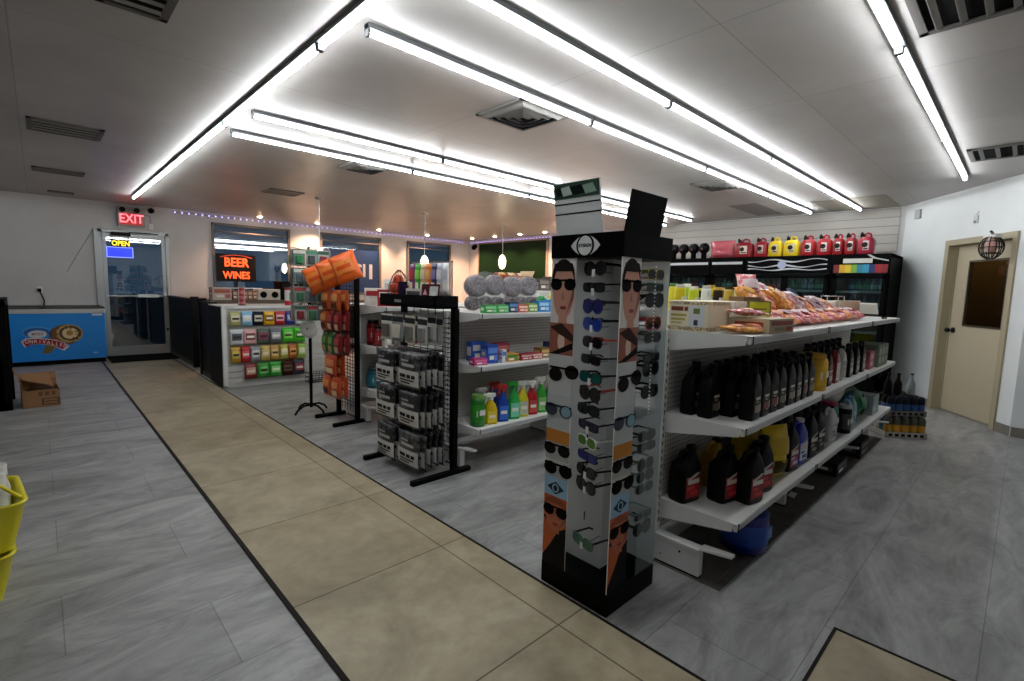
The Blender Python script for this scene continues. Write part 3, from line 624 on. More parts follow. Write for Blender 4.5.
# drink cases at the gondola's far end
def case(w, d, h, n1, n2, cols, tray):
    t = MB(); tm = mat(tray, .7)
    t.box((-w/2, -d/2, 0), (w/2, d/2, .008), tm)
    for p, q in (((-w/2, -d/2, 0), (w/2, -d/2+.006, h*.28)), ((-w/2, d/2-.006, 0), (w/2, d/2, h*.28)), ((-w/2, -d/2, 0), (-w/2+.006, d/2, h*.28)), ((w/2-.006, -d/2, 0), (w/2, d/2, h*.28))): t.box(p, q, tm)
    for i in range(6): t.box((-w*.42+i*w*.15, -d/2-.001, h*.07), (-w*.33+i*w*.15, -d/2, h*.2), DARK)
    out = [P('tray', t)]; r = min(w/n1, d/n2)/2*.93
    for i in range(n1):
        for j in range(n2):
            c = cols[(i*3+j) % len(cols)]; b = MB().lathe([(r*.85, .008), (r, .02), (r, h*.82), (r*.8, h*.92), (r*.55, h*.97), (r*.5, h)], mat(c[0], .35), 12, (-w/2+(i+.5)*w/n1, -d/2+(j+.5)*d/n2, 0)); b.lathe([(r*1.01, h*.3), (r*1.015, h*.31), (r*1.015, h*.6), (r*1.01, h*.61)], mat(c[1], .4), 12, (-w/2+(i+.5)*w/n1, -d/2+(j+.5)*d/n2, 0))
            out.append(P('bottle', b))
    return out
S(case(.38, .30, .21, 5, 4, [('#3a3a2c', '#c08a18'), ('#1c3a4a', '#2a6c84'), ('#8f8a70', '#d0ccc0')], '#a8a59c'), 'drink_case', 'tray of yellow and blue bottles on the floor at the oil gondola end', 'case', 6.2, .80, .0005, -PI*.28)
S(case(.36, .30, .19, 5, 4, [('#10131c', '#20487c'), ('#14181e', '#2f6fae'), ('#1a1614', '#6a4030')], '#6f6a62'), 'drink_case', 'tray of dark blue bottles stacked on the yellow bottle tray', 'case', 6.24, .82, .2115, -PI*.26)
def bottle_small(c): return [P('body', MB().lathe([(.03, 0), (.035, .008), (.035, .11), (.014, .16), (.013, .2)], mat(c, .2), 14)), P('cap', MB().cyl((0, 0, .2), (0, 0, .215), .016, DARK))]
S(cached(bottle_small, '#120d0a'), 'glass_bottle', 'dark glass bottle standing on the stacked drink trays, closer to the shelf', 'bottle', 6.17, .90, .403, 0, 'dark bottles on the trays'); S(cached(bottle_small, '#120d0a'), 'glass_bottle', 'dark glass bottle on the stacked drink trays, second from the shelf', 'bottle', 6.23, .83, .403, 0, 'dark bottles on the trays')
S(cached(bottle_small, '#8f9698'), 'glass_bottle', 'clear bottle on the stacked drink trays beside the beige door', 'bottle', 6.34, .74, .403)

# ------------------------------------------------------------------ oil gondola: top
PATT = mat_mottled('leaf_pattern_print', ['#c7a24a', '#e3d9b8', '#7d5a26', '#e8dfc4'], 55, .6)
def snack_carton(w, d, h):
    B = MB().rbox((-w/2, -d/2, 0), (w/2, d/2, h), mat('#e3dac0', .6), .002, .003); l = MB(); y = -d/2; x = -w/2
    l.box((x-.0012, -d/2, .004), (w/2, y, .022), PATT) if False else None
    for z0, z1 in ((.004, .022), (h-.018, h-.002)): l.box((-w/2-.001, -d/2-.001, z0), (w/2+.001, d/2+.001, z1), PATT)
    lab_quad(l, -w*.43, -w*.12, h*.66, h*.8, y, mat('#7a3418', .6)); lab_quad(l, -w*.09, w*.0, h*.66, h*.8, y, mat('#7a3418', .6))
    lab_quad(l, -w*.43, -w*.03, h*.48, h*.56, y, mat('#a9a24a', .6)); lab_quad(l, -w*.43, -w*.06, h*.34, h*.42, y, mat('#b8a85a', .6)); lab_quad(l, -w*.43, -w*.14, h*.24, h*.29, y, mat('#b8a85a', .6))
    lab_quad(l, w*.03, w*.4, h*.16, h*.84, y, mat('#d9dbe0', .6)); lab_quad(l, w*.14, w*.3, h*.58, h*.76, y-.001, mat('#6f7c3a', .6)); lab_quad(l, w*.16, w*.26, h*.2, h*.38, y-.001, mat('#27324a', .6))
    l.box((x-.001, -d*.36, h*.62), (x, d*.2, h*.78), mat('#7a3418', .6)); l.box((x-.001, -d*.4, h*.34), (x, d*.1, h*.5), mat('#b8a85a', .6))
    return [P('body', B), P('print', l)]
S(snack_carton(.2, .24, .145), 'snack_carton', 'cream carton with brown leaf border at the sunglasses end of the top shelf', 'box', 2.37, 1.125, ZT, -PI/2)
S(cached(carton, .2, .15, .145, '#d8d2c2', '#b9a38c', '#c9c0a4'), 'snack_carton', 'pale carton standing behind the cream leaf border carton, top shelf', 'box', 2.61, 1.12, ZT, -PI/2)
def sign(w, h):
    return [P('board', MB().box((-w/2, -.006, 0), (w/2, .006, h), mat('#7a6a44', .7))), P('print', MB().box((-w*.44, -.0075, h*.06), (w*.44, -.006, h*.94), mat('#cfc51e', .5)).box((-w*.3, -.0085, h*.6), (w*.3, -.0075, h*.66), mat('#77701a', .5)).box((-w*.3, -.0085, h*.4), (w*.25, -.0075, h*.46), mat('#77701a', .5)).box((-w*.3, -.0085, h*.24), (w*.1, -.0075, h*.29), mat('#77701a', .5)))]
S(cached(carton, .26, .2, .07, '#a99a7c', '#8a2a20', '#7d7258'), 'display_tray', 'low tan tray with dark red print in front of the yellow card', 'box', 2.60, .91, ZT, -.1)
S(cached(carton, .14, .1, .17, '#7d5c38', '#5f4428'), 'display_box', 'brown box holding the yellow card up, top shelf', 'box', 2.86, 1.1, ZT, -.3)
S(sign(.155, .12), 'price_card', 'bright yellow card on the top shelf beside the candy bags', 'card', 2.80, 1.0, ZT+.03, -.45, rx=0)
topb = [(2.32, 1.24, '#d7d4c8', '#b7201f', .035, .17), (2.40, 1.28, '#d6c61c', '#c2c2b8', .033, .19), (2.48, 1.24, '#d8cf2a', '#3a7a2a', .03, .2), (2.56, 1.3, '#c8d22a', '#e0e0da', .03, .18), (2.62, 1.22, '#9fc83a', '#f0f0ea', .028, .2), (2.70, 1.3, '#d9dcd8', '#b0b4b2', .03, .19), (2.78, 1.24, '#2a2018', '#c8b040', .03, .17), (2.86, 1.28, '#30241a', '#c8a830', .03, .18), (2.93, 1.26, '#d8c420', '#c0a018', .033, .2), (3.02, 1.3, '#c7b04a', '#3a2a1a', .03, .19), (3.1, 1.25, '#5c4a2a', '#d0c8a0', .03, .18), (3.18, 1.3, '#b8bd70', '#e8e4d0', .033, .19)]
TL = ['white tub with red lid at the sunglasses end', 'yellow tub with pale lid', 'yellow tub with green lid', 'lime tub with white lid', 'light green tub with white lid', 'white tub with grey lid', 'first dark brown tub', 'second dark brown tub', 'mustard yellow tub', 'tan tub with brown lid', 'brown tub with cream lid', 'pale olive tub with cream lid']
tr = MB().rbox((-.48, -.085, 0), (.48, .085, .09), mat('#cfcabd', .6), .003, .003); tr.box((-.4, -.086, .03), (-.1, -.085, .07), mat('#a8845a', .6)); tr.box((.05, -.086, .03), (.3, -.085, .07), mat('#b59a3a', .6))
S(tr, 'riser_box', 'long low white box carrying the row of snack tubs', 'box', 2.86, 1.345, ZT)
for i, ((x, y, c, l, r, h), t) in enumerate(zip(topb, TL)): S(cached(jar, c, l, c, r*.9, h*.72), 'snack_tub', t+' on the long low white box', 'tub', 2.43+i*.078, 1.305 if i % 2 else 1.385, ZT+.091)
CANDY = [mat_mottled('peach_candy_film', ['#f09a50', '#f8c898', '#e8783c', '#f8e0d0'], 30, .22), mat_mottled('pink_candy_film', ['#e88a90', '#f8d4d0', '#c83a48', '#f0b0a8'], 34, .22), mat_mottled('white_candy_film', ['#e0c8cc', '#f4eaea', '#b07a84', '#e9d5d5'], 30, .2), mat_mottled('gold_candy_film', ['#f0982a', '#f8c060', '#d86a18', '#f8dca0'], 30, .22)]
def candy(i, seed): return bag(.15, .2, .075, CANDY[i], ['#e8a070', '#e8d0d4', '#c8b8bc', '#e8b050'][i], ['#c04a28', '#b02a40', '#2a3a6a', '#b04818'][i], seed, None, 2)
n = 0
CN = ['peach', 'pink striped', 'whitish pink', 'golden orange']
def lay(x, y, z, k, rz, rx, where):
    global n; n += 1
    S(cached(candy, k, n % 5), 'candy_bag', where, 'candy bag', x, y, z, rz, 'candy bags heaped on the top shelf', rx=rx)
front = [1, 0, 1, 1, 1, 0, 1, 0, 1, 0, 1, 1]
for i, k in enumerate(front): lay(3.0+i*.168, .92, ZT+.03, k, .5+RND.uniform(-.3, .3), -1.38, '%s bag, %s, in the front row of candy along the shelf edge' % (ORD[i], CN[k]))
mid = [3, 0, 3, 0, 2, 0, 2, 2, 0]
for i, k in enumerate(mid): lay(3.04+i*.17, 1.05-.004*i, ZT+.11-.007*i, k, .4+RND.uniform(-.5, .5), -.95+RND.uniform(-.2, .1), '%s bag, %s, in the middle row of the candy heap' % (ORD[i], CN[k]))
back = [1, 1, 2, 1, 3, 2]
for i, k in enumerate(back): lay(3.1+i*.125, 1.15+.03*(i % 2), ZT+.115-.02*(i % 3)*.5-.012*i, k, RND.uniform(-.5, .5), -.35+RND.uniform(-.25, .15), '%s bag, %s, in the tallest back row of candy' % (ORD[i], CN[k]))
S(MB().rbox((-.5, -.03, 0), (.5, .03, .06), mat('#c98a5a', .6), .004, .004), 'candy_tray', 'long tan tray half buried under the candy heap on the top shelf', 'tray', 3.5, 1.11, ZT)
for x, y, z, k, r, t in ((2.44, .875, .016, 3, 1.1, 'golden orange candy packet at the shelf edge before the cream carton'), (2.57, .87, .016, 0, 1.3, 'peach candy packet next to the golden one at the shelf edge'), (2.62, .92, .088, 1, 1.2, 'pink candy packet lying in the low tan tray')): S(cached(bag, .1, .19, .032, CANDY[k], '#e8a070', '#c04a28', 2, None, 2), 'candy_packet', t, 'candy bag', x, y, ZT+z, r, 'loose candy packets', rx=-1.5)
S(cached(bag, .15, .2, .04, '#20305e', '#3a4a80', '#d0d4e0', 4, None, 2), 'candy_bag', 'dark navy packet leaning on the middle of the candy heap', 'candy bag', 4.05, 1.13, ZT+.07, .5, None, rx=-.6)
S(cached(bag, .3, .16, .1, '#d8d6da', '#c8c8d0', '#9aa0b0', 6, None, 2), 'candy_bag', 'wide pale plastic pack behind the navy packet', 'candy bag', 4.35, 1.27, ZT, .2)
# leaflet rack and loose magazines at the far end
lf = MB()
for i in range(5): lf.M = Matrix.Translation((i*.035, 0, 0)) @ Matrix.Rotation(-.5, 4, 'Y'); lf.box((0, -.09, 0), (.006, .09, .17), PAPER if i % 2 else mat('#b8a58c', .6))
S(lf, 'leaflet_stack', 'leaning stack of white and tan leaflets on the far top shelf', 'leaflets', 4.95, 1.06, ZT, .15)
cr = MB(); 
for z in (.0, .09, .18): cr.tube([(-.09, -.06, z+.006), (.09, -.06, z+.006), (.09, .06, z+.006), (-.09, .06, z+.006)], .004, CHROME, 6, True)
for x in (-.09, .09):
    for y in (-.06, .06): cr.tube([(x, y, .004), (x, y, .19)], .004, CHROME, 6)
S([P('wire_frame', cr), P('cup', MB().rbox((-.07, -.045, .012), (.07, .045, .15), mat('#c9c3b4', .4), .01, .02), (), 'cream container inside')], 'wire_caddy', 'wire caddy with a cream container behind the candy row', 'caddy', 4.66, 1.1, ZT)
pp = MB().at(0, 0, .06, 0, 0, .35); pp.box((-.13, -.1, 0), (.13, .1, .012), PAPER); pp.box((-.1, -.08, .012), (.02, .07, .0135), mat('#8d8f92', .6)); pp.box((.04, -.07, .012), (.11, .07, .0135), mat('#bdbab2', .6))
S(pp, 'magazine', 'white printed magazine slanting at the far end of the top shelf', 'magazine', 5.27, 1.0, ZT+.02, .1)
S(cached(carton, .05, .03, .02, '#151515', '#252525'), 'price_gun', 'small black gadget on the far corner of the top shelf', 'gadget', 5.35, .86, ZT, .4)

# ------------------------------------------------------------------ sunglasses tower
def poster_print(H0):
    # printed strip in local xz facing -y, width .135, height H0
    b = MB(); W = .135
    def blob(cx, cz, rx, rz, m, y=-.0015, n=22, a0=0, a1=2*PI): b.prism([(cx+rx*math.cos(a0+(a1-a0)*i/n), y, cz+rz*math.sin(a0+(a1-a0)*i/n)) for i in range(n)], (0, .0007, 0), m)
    SK = mat('#b98572', .5); SK2 = mat('#8c4f3c', .5); HAIR = mat('#120c0a', .5); OR = mat('#b5531e', .5); LIP = mat('#7a2a2c', .5); BL = mat('#8fb3cf', .5)
    def rect(z0, z1, m, x0=-W/2, x1=W/2, y=-.0008): b.box((x0, y, z0), (x1, y+.0007, z1), m)
    def glasses(cz, s, m, cx=0, tilt=0):
        for sg in (-1, 1): blob(cx+sg*.034*s, cz+sg*tilt, .029*s, .023*s, m, -.0036)
        b.box((cx-.06*s, -.0036, cz+.012*s), (cx+.06*s, -.0029, cz+.02*s), m)
    def face(z0, z1, back, skin, hair, cx=0, lip=LIP):
        rect(z0, z1, back); c = (z0+z1)/2; h = (z1-z0)
        blob(cx, c+h*.16, .066, h*.33, hair, -.0015); blob(cx+.004, c-.0, .060, h*.44, skin, -.0022); b.prism([(cx-.06, -.003, c+h*.3), (cx+.064, -.003, c+h*.3), (cx+.05, -.003, c+h*.42), (cx, -.003, c+h*.46), (cx-.048, -.003, c+h*.42)], (0, .0006, 0), hair); b.prism([(cx-.02, -.002, z0), (cx+.03, -.002, z0), (cx+.024, -.002, z0+h*.22), (cx-.014, -.002, z0+h*.22)], (0, .0006, 0), skin)
        glasses(c+h*.1, 1.12, BLACK, cx+.002); b.prism([(cx+.025, -.0026, c-h*.36), (cx+.064, -.0026, c-h*.1), (cx+.064, -.0026, c+h*.3), (cx+.05, -.0026, c-h*.05)], (0, .0003, 0), mat('#7a4c3c', .5)); blob(cx+.006, c-h*.26, .018, .008, lip, -.003); b.prism([(cx+.002, -.003, c+.0), (cx+.012, -.003, c-h*.13), (cx-.008, -.003, c-h*.13)], (0, .0006, 0), mat('#9c6a58', .5))
    top = H0
    face(top-.28, top, mat('#cfc8c4', .5), SK, HAIR)
    rect(top-.42, top-.28, SK2); b.prism([(-W/2, -.0016, top-.42), (W/2, -.0016, top-.36), (W/2, -.0016, top-.39), (-.02, -.0016, top-.42)], (0, .0006, 0), HAIR); b.prism([(-W/2, -.0016, top-.3), (0, -.0016, top-.28), (W/2, -.0016, top-.33), (W/2, -.0016, top-.36), (-.01, -.0016, top-.33)], (0, .0006, 0), mat('#33201a', .5)); blob(.0, top-.36, .02, .04, mat('#d7b6a4', .5))
    rect(top-.60, top-.42, mat('#b9bcbc', .5)); glasses(top-.50, 1.35, HAIR, .022, .01)
    rect(top-.76, top-.60, mat('#aeb4b6', .5)); glasses(top-.67, 1.25, mat('#20303c', .4), .0); blob(.045, top-.67, .027, .024, mat('#7fa3b5', .4), -.0045)
    rect(top-.82, top-.76, mat('#b8741e', .5)); rect(top-.98, top-.82, mat('#a9abaa', .5)); glasses(top-.85, 1.2, HAIR); glasses(top-.94, 1.3, BLACK, .01)
    for k in range(3): rect(top-.905-.008*k, top-.902-.008*k, PAPER, -W/2, W/2, -.0016)
    rect(top-1.07, top-.98, BL); b.prism([(-.05, -.0016, top-1.03), (0, -.0016, top-1.0), (.05, -.0016, top-1.03), (0, -.0016, top-1.06)], (0, .0006, 0), mat('#1d2a3a', .5)); blob(0, top-1.03, .02, .02, BL, -.003); blob(0, top-1.03, .012, .014, mat('#1d2a3a', .5), -.0036)
    face(top-1.24, top-1.07, OR, mat('#b4603c', .5), mat('#8a3e1a', .5), 0, mat('#8a2020', .5))
    rect(.0, top-1.24, OR); b.prism([(-W/2, -.0016, 0), (W/2, -.0016, 0), (W/2, -.0016, .20), (.02, -.0016, .17), (-.02, -.0016, .1), (-W/2, -.0016, .03)], (0, .0006, 0), mat('#0b0a0a', .5))
    b.prism([(-W/2, -.0016, .22), (-.03, -.0016, .25), (-.045, -.0016, .2)], (0, .0006, 0), mat('#1a1210', .5))
    return b
TOWX, TOWY = 1.83, 1.285
def tower():
    TZ0, TZ1 = .1, 1.5; hs = .18; out = []
    bs = MB().box((-.185, -.185, 0), (.185, .185, .1), BLKG); out.append(P('base', bs))
    core = MB().box((-.045, -.045, TZ0), (.18, .165, TZ1), GREYW)
    for k in range(8): core.box((-.0465, .05, .3+k*.13), (-.045, .056, .34+k*.13), DARK)
    out.append(P('display_column', core))
    hd = MB().box((-.187, -.187, TZ1), (.187, .187, TZ1+.098), BLKG)
    lg = MB(); wm = mat('#c9cbc9', .5); lx = -.188
    def arc(s): return [(lx, .0-.075+.15*i/12, TZ1+.049+s*.043*math.sin(PI*i/12)**.8) for i in range(13)]
    top, bot = arc(1), arc(-1); lg.prism(top+bot[::-1][1:-1], (-.001, 0, 0), wm)
    lg.prism([(lx-.0012, .046*math.cos(2*PI*i/28), TZ1+.049+.046*math.sin(2*PI*i/28)) for i in range(28)], (-.0008, 0, 0), BLACK)
    lg.prism([(lx-.0022, .036*math.cos(2*PI*i/28), TZ1+.049+.040*math.sin(2*PI*i/28)) for i in range(28)], (-.0008, 0, 0), wm)
    lg.text('EYEREN', .019, BLACK, lx-.0032, 0, TZ1+.049, -PI/2, PI/2, .0004, 1, .0006)
    out.append(P('header', hd, [P('eye_logo', lg, (), 'white eye emblem with lettering')]))
    pp = poster_print(TZ1-TZ0)
    for k, (x, y, rz) in enumerate(((-.1822, .1165, -PI/2), (-.1165, -.1822, 0), (.1822, .1165, PI/2), (.1165, .1822, PI))):
        # each corner carries one printed strip standing out from the column
        b = MB(); b.at(x, y, TZ0, rz); o = len(b.v)
        b.box((-.0675, -.0001, 0), (.0675, .004, TZ1-TZ0), PLASTW)
        for q in range(len(pp.f)): pass
        T = b.M; q = MB(); q.v = [tuple(T @ Vector(v)) for v in pp.v]; q.f, q.mi, q.sm, q.mats = pp.f, pp.mi, pp.sm, pp.mats
        out.append(P('side_panel', b, [P('poster', q, (), 'printed photo strip of faces and sunglasses')]))
    ac = MB().box((.176, -.185, TZ0), (.180, .045, TZ1), mat_plastic_film('frosted_acrylic', '#b4c4c8', .5)); out.append(P('side_pane', ac, (), 'translucent acrylic side pane'))
    ac = MB().box((.03, -.185, TZ0), (.182, -.182, .83), mat_plastic_film('thin_acrylic', '#c4d0d2', .12)); out.append(P('front_pane', ac, (), 'clear acrylic lower pane'))
    for rows, ax in (((1.456, 1.378, 1.3, 1.225, 1.15, 1.075, 1.0, .93, .86, .79, .72, .655, .59, .525, .27), 'l'), ((1.44, 1.385, 1.33, 1.23, 1.17, 1.08, 1.03, .93, .73, .68, .6, .545, .49, .36, .3), 'r')):
        pg = MB()
        for z in rows:
            if ax == 'l': pg.tube([(-.045, -.038, z-.014), (-.13, -.038, z-.014), (-.148, -.038, z-.008)], .003, CHROME, 6)
            else: pg.tube([(.092, -.045, z-.014), (.092, -.13, z-.014), (.092, -.148, z-.008)], .003, CHROME, 6)
        out.append(P('peg_column', pg))
    # tilted sign boards on top
    s1 = MB(); s1.at(-.175, .045, TZ1+.098, 0, 0, -.16); s1.box((-.004, -.12, 0), (.004, .12, .215), mat('#c9cdcd', .4)); 
    for z in (.085, .125): s1.box((-.0048, -.12, z), (-.004, .12, z+.006), DARK)
    g = MB(); g.at(-.175, .045, TZ1+.098, 0, 0, -.16); g.box((-.0055, -.118, .15), (-.0041, .118, .212), mat('#1f3a2e', .3)); 
    for yy, a, c in ((.05, .03, '#a9b8b0'), (-.01, .04, '#0c1512'), (-.07, .035, '#7f9a8c'), (.09, .02, '#0e1a16')): g.prism([(-.0056, yy-a, .165), (-.0056, yy+a*.6, .16), (-.0056, yy+a, .195), (-.0056, yy-a*.5, .2)], (-.001, 0, 0), mat(c, .3))
    out.append(P('sign_board', s1, [P('print', g, (), 'dark green photo print')], 'white tilted board'))
    s2 = MB(); s2.at(-.05, -.175, TZ1+.098, 0, .17, 0); s2.box((-.12, -.004, 0), (.14, .004, .16), BLACK); out.append(P('sign_board', s2, (), 'plain black tilted board'))
    return out
spawn(tower(), 'sunglasses_stand', 'tall black and grey stand of sunglasses with a white eye emblem', 'display stand', (TOWX, TOWY, .004))
def sunglasses(frame, lens, temple, style):
    fm = mat(frame, .3, name='glasses_frame'); lm = mat(lens, .08, .3, name='tinted_lens'); tm = mat(temple, .35)
    parts = []; f = MB(); w = .031; h = [.021, .026, .017, .028][style]; p = [2.6, 2.0, 3.4, 2.0][style]
    def outline(cx, s, y):
        pts = []
        for i in range(20):
            a = 2*PI*i/20; c, q = math.cos(a), math.sin(a)
            pts.append((cx+s*w*math.copysign(abs(c)**(2/p), c), y, s*h*math.copysign(abs(q)**(2/p), q)))
        return pts
    for sg in (-1, 1):
        o = outline(sg*.034, 1.08, 0); f.tube(o, .0028, fm, 6, True)
    f.tube([(-.008, 0, h*.4), (0, -.004, h*.6), (.008, 0, h*.4)], .0028, fm, 6); f.box((-.066, -.001, h*.55), (-.060, .006, h*.95), fm); f.box((.060, -.001, h*.55), (.066, .006, h*.95), fm)
    if style in (2,): f.box((-.064, -.002, h*.8), (.064, .003, h*1.15), fm)
    parts.append(P('frame', f))
    for sg in (-1, 1): parts.append(P('lens', MB().prism(outline(sg*.034, 1.0, -.0012), (0, .0024, 0), lm)))
    for sg in (-1, 1):
        t = MB(); t.prism([(sg*.064, .004, h*.9), (sg*.064, .09, h*.85), (sg*.062, .115, h*.2), (sg*.06, .122, -h*.2), (sg*.061, .112, -h*.1), (sg*.064, .085, h*.5), (sg*.064, .004, h*.45)], (-sg*.003, 0, 0), tm); parts.append(P('temple', t))
    return parts
def add_tag(spec, col='#d8d8d4'):
    return spec+[P('price_tag', MB().box((-.012, -.0045, -.034), (.006, -.003, -.004), mat(col, .5)), (), 'white price tag')]
LEFT = [(1.456, '#0c0c0c', '#0e0e10', '#0c0c0c', 1, 1, 'black angular sunglasses with white tag in the topmost row'), (1.378, '#0b0b0b', '#141416', '#0b0b0b', 2, 1, 'black square sunglasses with white tag, second row'), (1.3, '#15153a', '#1c1f66', '#2a2a2a', 3, 0, 'round purple blue lensed sunglasses, third row'),
        (1.225, '#16255e', '#1c3a9a', '#101010', 1, 1, 'bright blue wraparound sunglasses, fourth row'), (1.15, '#2a1210', '#1a0e0e', '#c2452a', 0, 1, 'sunglasses with orange red temples, fifth row'), (1.075, '#0b0b0b', '#1a1a1c', '#0b0b0b', 2, 0, 'black flat top sunglasses, sixth row'),
        (1.0, '#141414', '#1a5a52', '#101010', 0, 1, 'sunglasses with teal green lenses, seventh row'), (.93, '#101010', '#241c18', '#9a3a34', 3, 0, 'round dark sunglasses with reddish temples, eighth row'), (.86, '#0c0c0c', '#10201c', '#0c0c0c', 0, 0, 'dark green tinted black sunglasses, ninth row'),
        (.79, '#0f0f1c', '#15153a', '#0c0c0c', 2, 1, 'navy lensed sunglasses with white tag, tenth row'), (.72, '#c9cfc4', '#4a7a2a', '#b9bdb6', 0, 0, 'white framed sunglasses with lime green lenses, eleventh row'), (.655, '#14143a', '#16207a', '#101014', 2, 0, 'dark blue lensed wrap sunglasses, twelfth row'),
        (.59, '#0b0b0b', '#0e0e10', '#0b0b0b', 0, 1, 'black sporty sunglasses with white tag, thirteenth row'), (.525, '#0b0b0b', '#1c1c1e', '#0b0b0b', 1, 1, 'black sunglasses in the lowest full row, fourteenth'), (.27, '#2c4a3c', '#3f6a58', '#101010', 0, 1, 'green patterned glasses alone near the stand base')]
for z, fr, le, te, st, tg, t in LEFT:
    sp_ = cached(sunglasses, fr, le, te, st); sp_ = add_tag(sp_) if tg else sp_
    S(sp_, 'sunglasses', t+', on the walkway face', 'sunglasses', TOWX-.166, TOWY-.045+.008+RND.uniform(-.004, .004), z+.004, -PI/2-.26+RND.uniform(-.08, .08), 'sunglasses on the walkway face of the stand', rx=RND.uniform(-.05, .05))
RIGHT = [(1.44, '#8a7a1a', 'yellow'), (1.385, '#2a4a44', 'teal'), (1.33, '#151515', 'black'), (1.23, '#a03038', 'red'), (1.17, '#22342c', 'dark green'), (1.08, '#101012', 'black'), (1.03, '#0e0e0e', 'black'), (.93, '#0d0d0d', 'black'), (.73, '#14181a', 'dark grey'), (.68, '#111416', 'dark grey'), (.6, '#3c4038', 'olive grey'), (.545, '#4a5a5a', 'grey'), (.49, '#35464a', 'slate'), (.36, '#2c5a5c', 'teal'), (.3, '#1a2426', 'charcoal')]
for i, (z, c, cn) in enumerate(RIGHT):
    S(cached(sunglasses, c, '#15191b', c, (0, 2, 3, 1)[i % 4]), 'sunglasses', '%s framed sunglasses, %s row down on the oil gondola face of the stand' % (cn, ORD[i]), 'sunglasses', TOWX+.092, TOWY-.169, z+.004, RND.uniform(-.05, .05), 'sunglasses on the oil gondola face')
chain = MB()
for i in range(34): chain.ball((TOWX+.055+.0, TOWY-.19, 1.47-i*.016+(0 if i < 20 else -.1)), .003, PLASTW, 6, 4)
S(chain, 'bead_chain', 'string of white beads hanging on the corner of the sunglasses stand', 'bead chain', 0, 0, .004)

# ------------------------------------------------------------------ black bag rack
def black_rack(w, hz, feet, header):
    out = []; xp = 0
    for sy in (-1, 1):
        y = sy*w/2
        out.append(P('post', MB().box((-.02, y-.02, .03), (.02, y+.02, hz), BLACK)))
        out.append(P('foot', MB().rbox((-feet[0], y-.022, 0), (feet[1], y+.022, .035), BLACK, .004, .008)))
    g = MB()
    for i in range(int((hz-.2)/.035)): g.tube([(-.005, -w/2, .16+i*.035), (-.005, w/2, .16+i*.035)], .003, BLACK, 5)
    for i in range(7): g.tube([(-.002, -w/2+w*(i+.5)/7, .1), (-.002, -w/2+w*(i+.5)/7, hz)], .003, BLACK, 5)
    out.append(P('wire_grid', g))
    if header:
        a, c = -.2, .0; hb = MB().box((a, -w/2-.03, hz), (c, w/2+.03, hz+.012), BLACK)
        for p, q in (((a, -w/2-.03, hz), (a+.008, w/2+.03, hz+.09)), ((a, -w/2-.03, hz), (c, -w/2-.022, hz+.09)), ((a, w/2+.022, hz), (c, w/2+.03, hz+.09)), ((c-.008, -w/2-.03, hz), (c, w/2+.03, hz+.09))): hb.box(p, q, BLACK)
        out.append(P('tray', hb, [P('emblem', MB().box((-.2012, .06, hz+.03), (-.2, .15, hz+.05), GREY))]))
    return out
BX, BY, BW = 2.13, 3.14, .68
spawn(black_rack(BW, 1.215, (.36, .15), True), 'bag_rack', 'black wire rack of black and white bags on two long feet', 'display rack', (BX, BY, .0005))
BAGC = [('#0d0d0e', '#d6d6d2'), ('#2a2a2c', '#cfcfcb'), ('#0b0b0c', '#dcdcd8'), ('#1a1b1c', '#d0d0cc')]
BAGM = [mat_mottled('black_white_print_%d' % i, v, 22, .35) for i, v in enumerate((['#060607', '#0a0a0b', '#1a1a1c', '#a8a8a8'], ['#080809', '#101012', '#5a5a5c', '#0a0a0b'], ['#060607', '#08080a', '#0e0e0f', '#c0c0c0'], ['#0a0a0b', '#2a2a2c', '#08080a', '#7a7a7a']))]
ROWN = ['bottom', 'second lowest', 'third lowest', 'upper']
for r, z in enumerate((.07, .355, .64)):
    for c, y in enumerate((BY+.165, BY-.165)):
        for d in range(5):
            k = BAGC[(r*2+c+(d > 1)) % 4]
            S(cached(bag, .285, .255, .037, BAGM[(r*2+c+(d > 1)) % 4], k[1], '#141414', (r+c) % 4, None, 1), 'hanging_bag', 'black and white bag, %s in the %s row, %s stack' % (['front', 'second', 'third', 'fourth', 'rear'][d]+' one', ROWN[r], 'spray gondola side' if c else 'snack rack side'), 'bag', BX-.265+d*.05, y+RND.uniform(-.005, .005), z+RND.uniform(-.01, .01), -PI/2+RND.uniform(-.015, .015), 'black and white bags on the black rack')
pegm = MB()
for i, (y, cd, pr_) in enumerate(((.25, '#c9c6bc', '#5a5650'), (.09, '#8d9092', '#c8c4b8'), (-.08, '#c4bfae', '#6a6a66'), (-.24, '#b9b9b4', '#7a7a76'))):
    for d in range(3): S(cached(blister, .14, .2, cd, pr_, '#2a2a2c'), 'hanging_card', '%s card pack from the snack rack side, %s one deep, under the black tray' % (ORD[i], ORD[d]), 'card pack', BX-.21+d*.06, BY+y, .955+.012*(d % 2), -PI/2+RND.uniform(-.1, .1), 'card packs under the black tray')
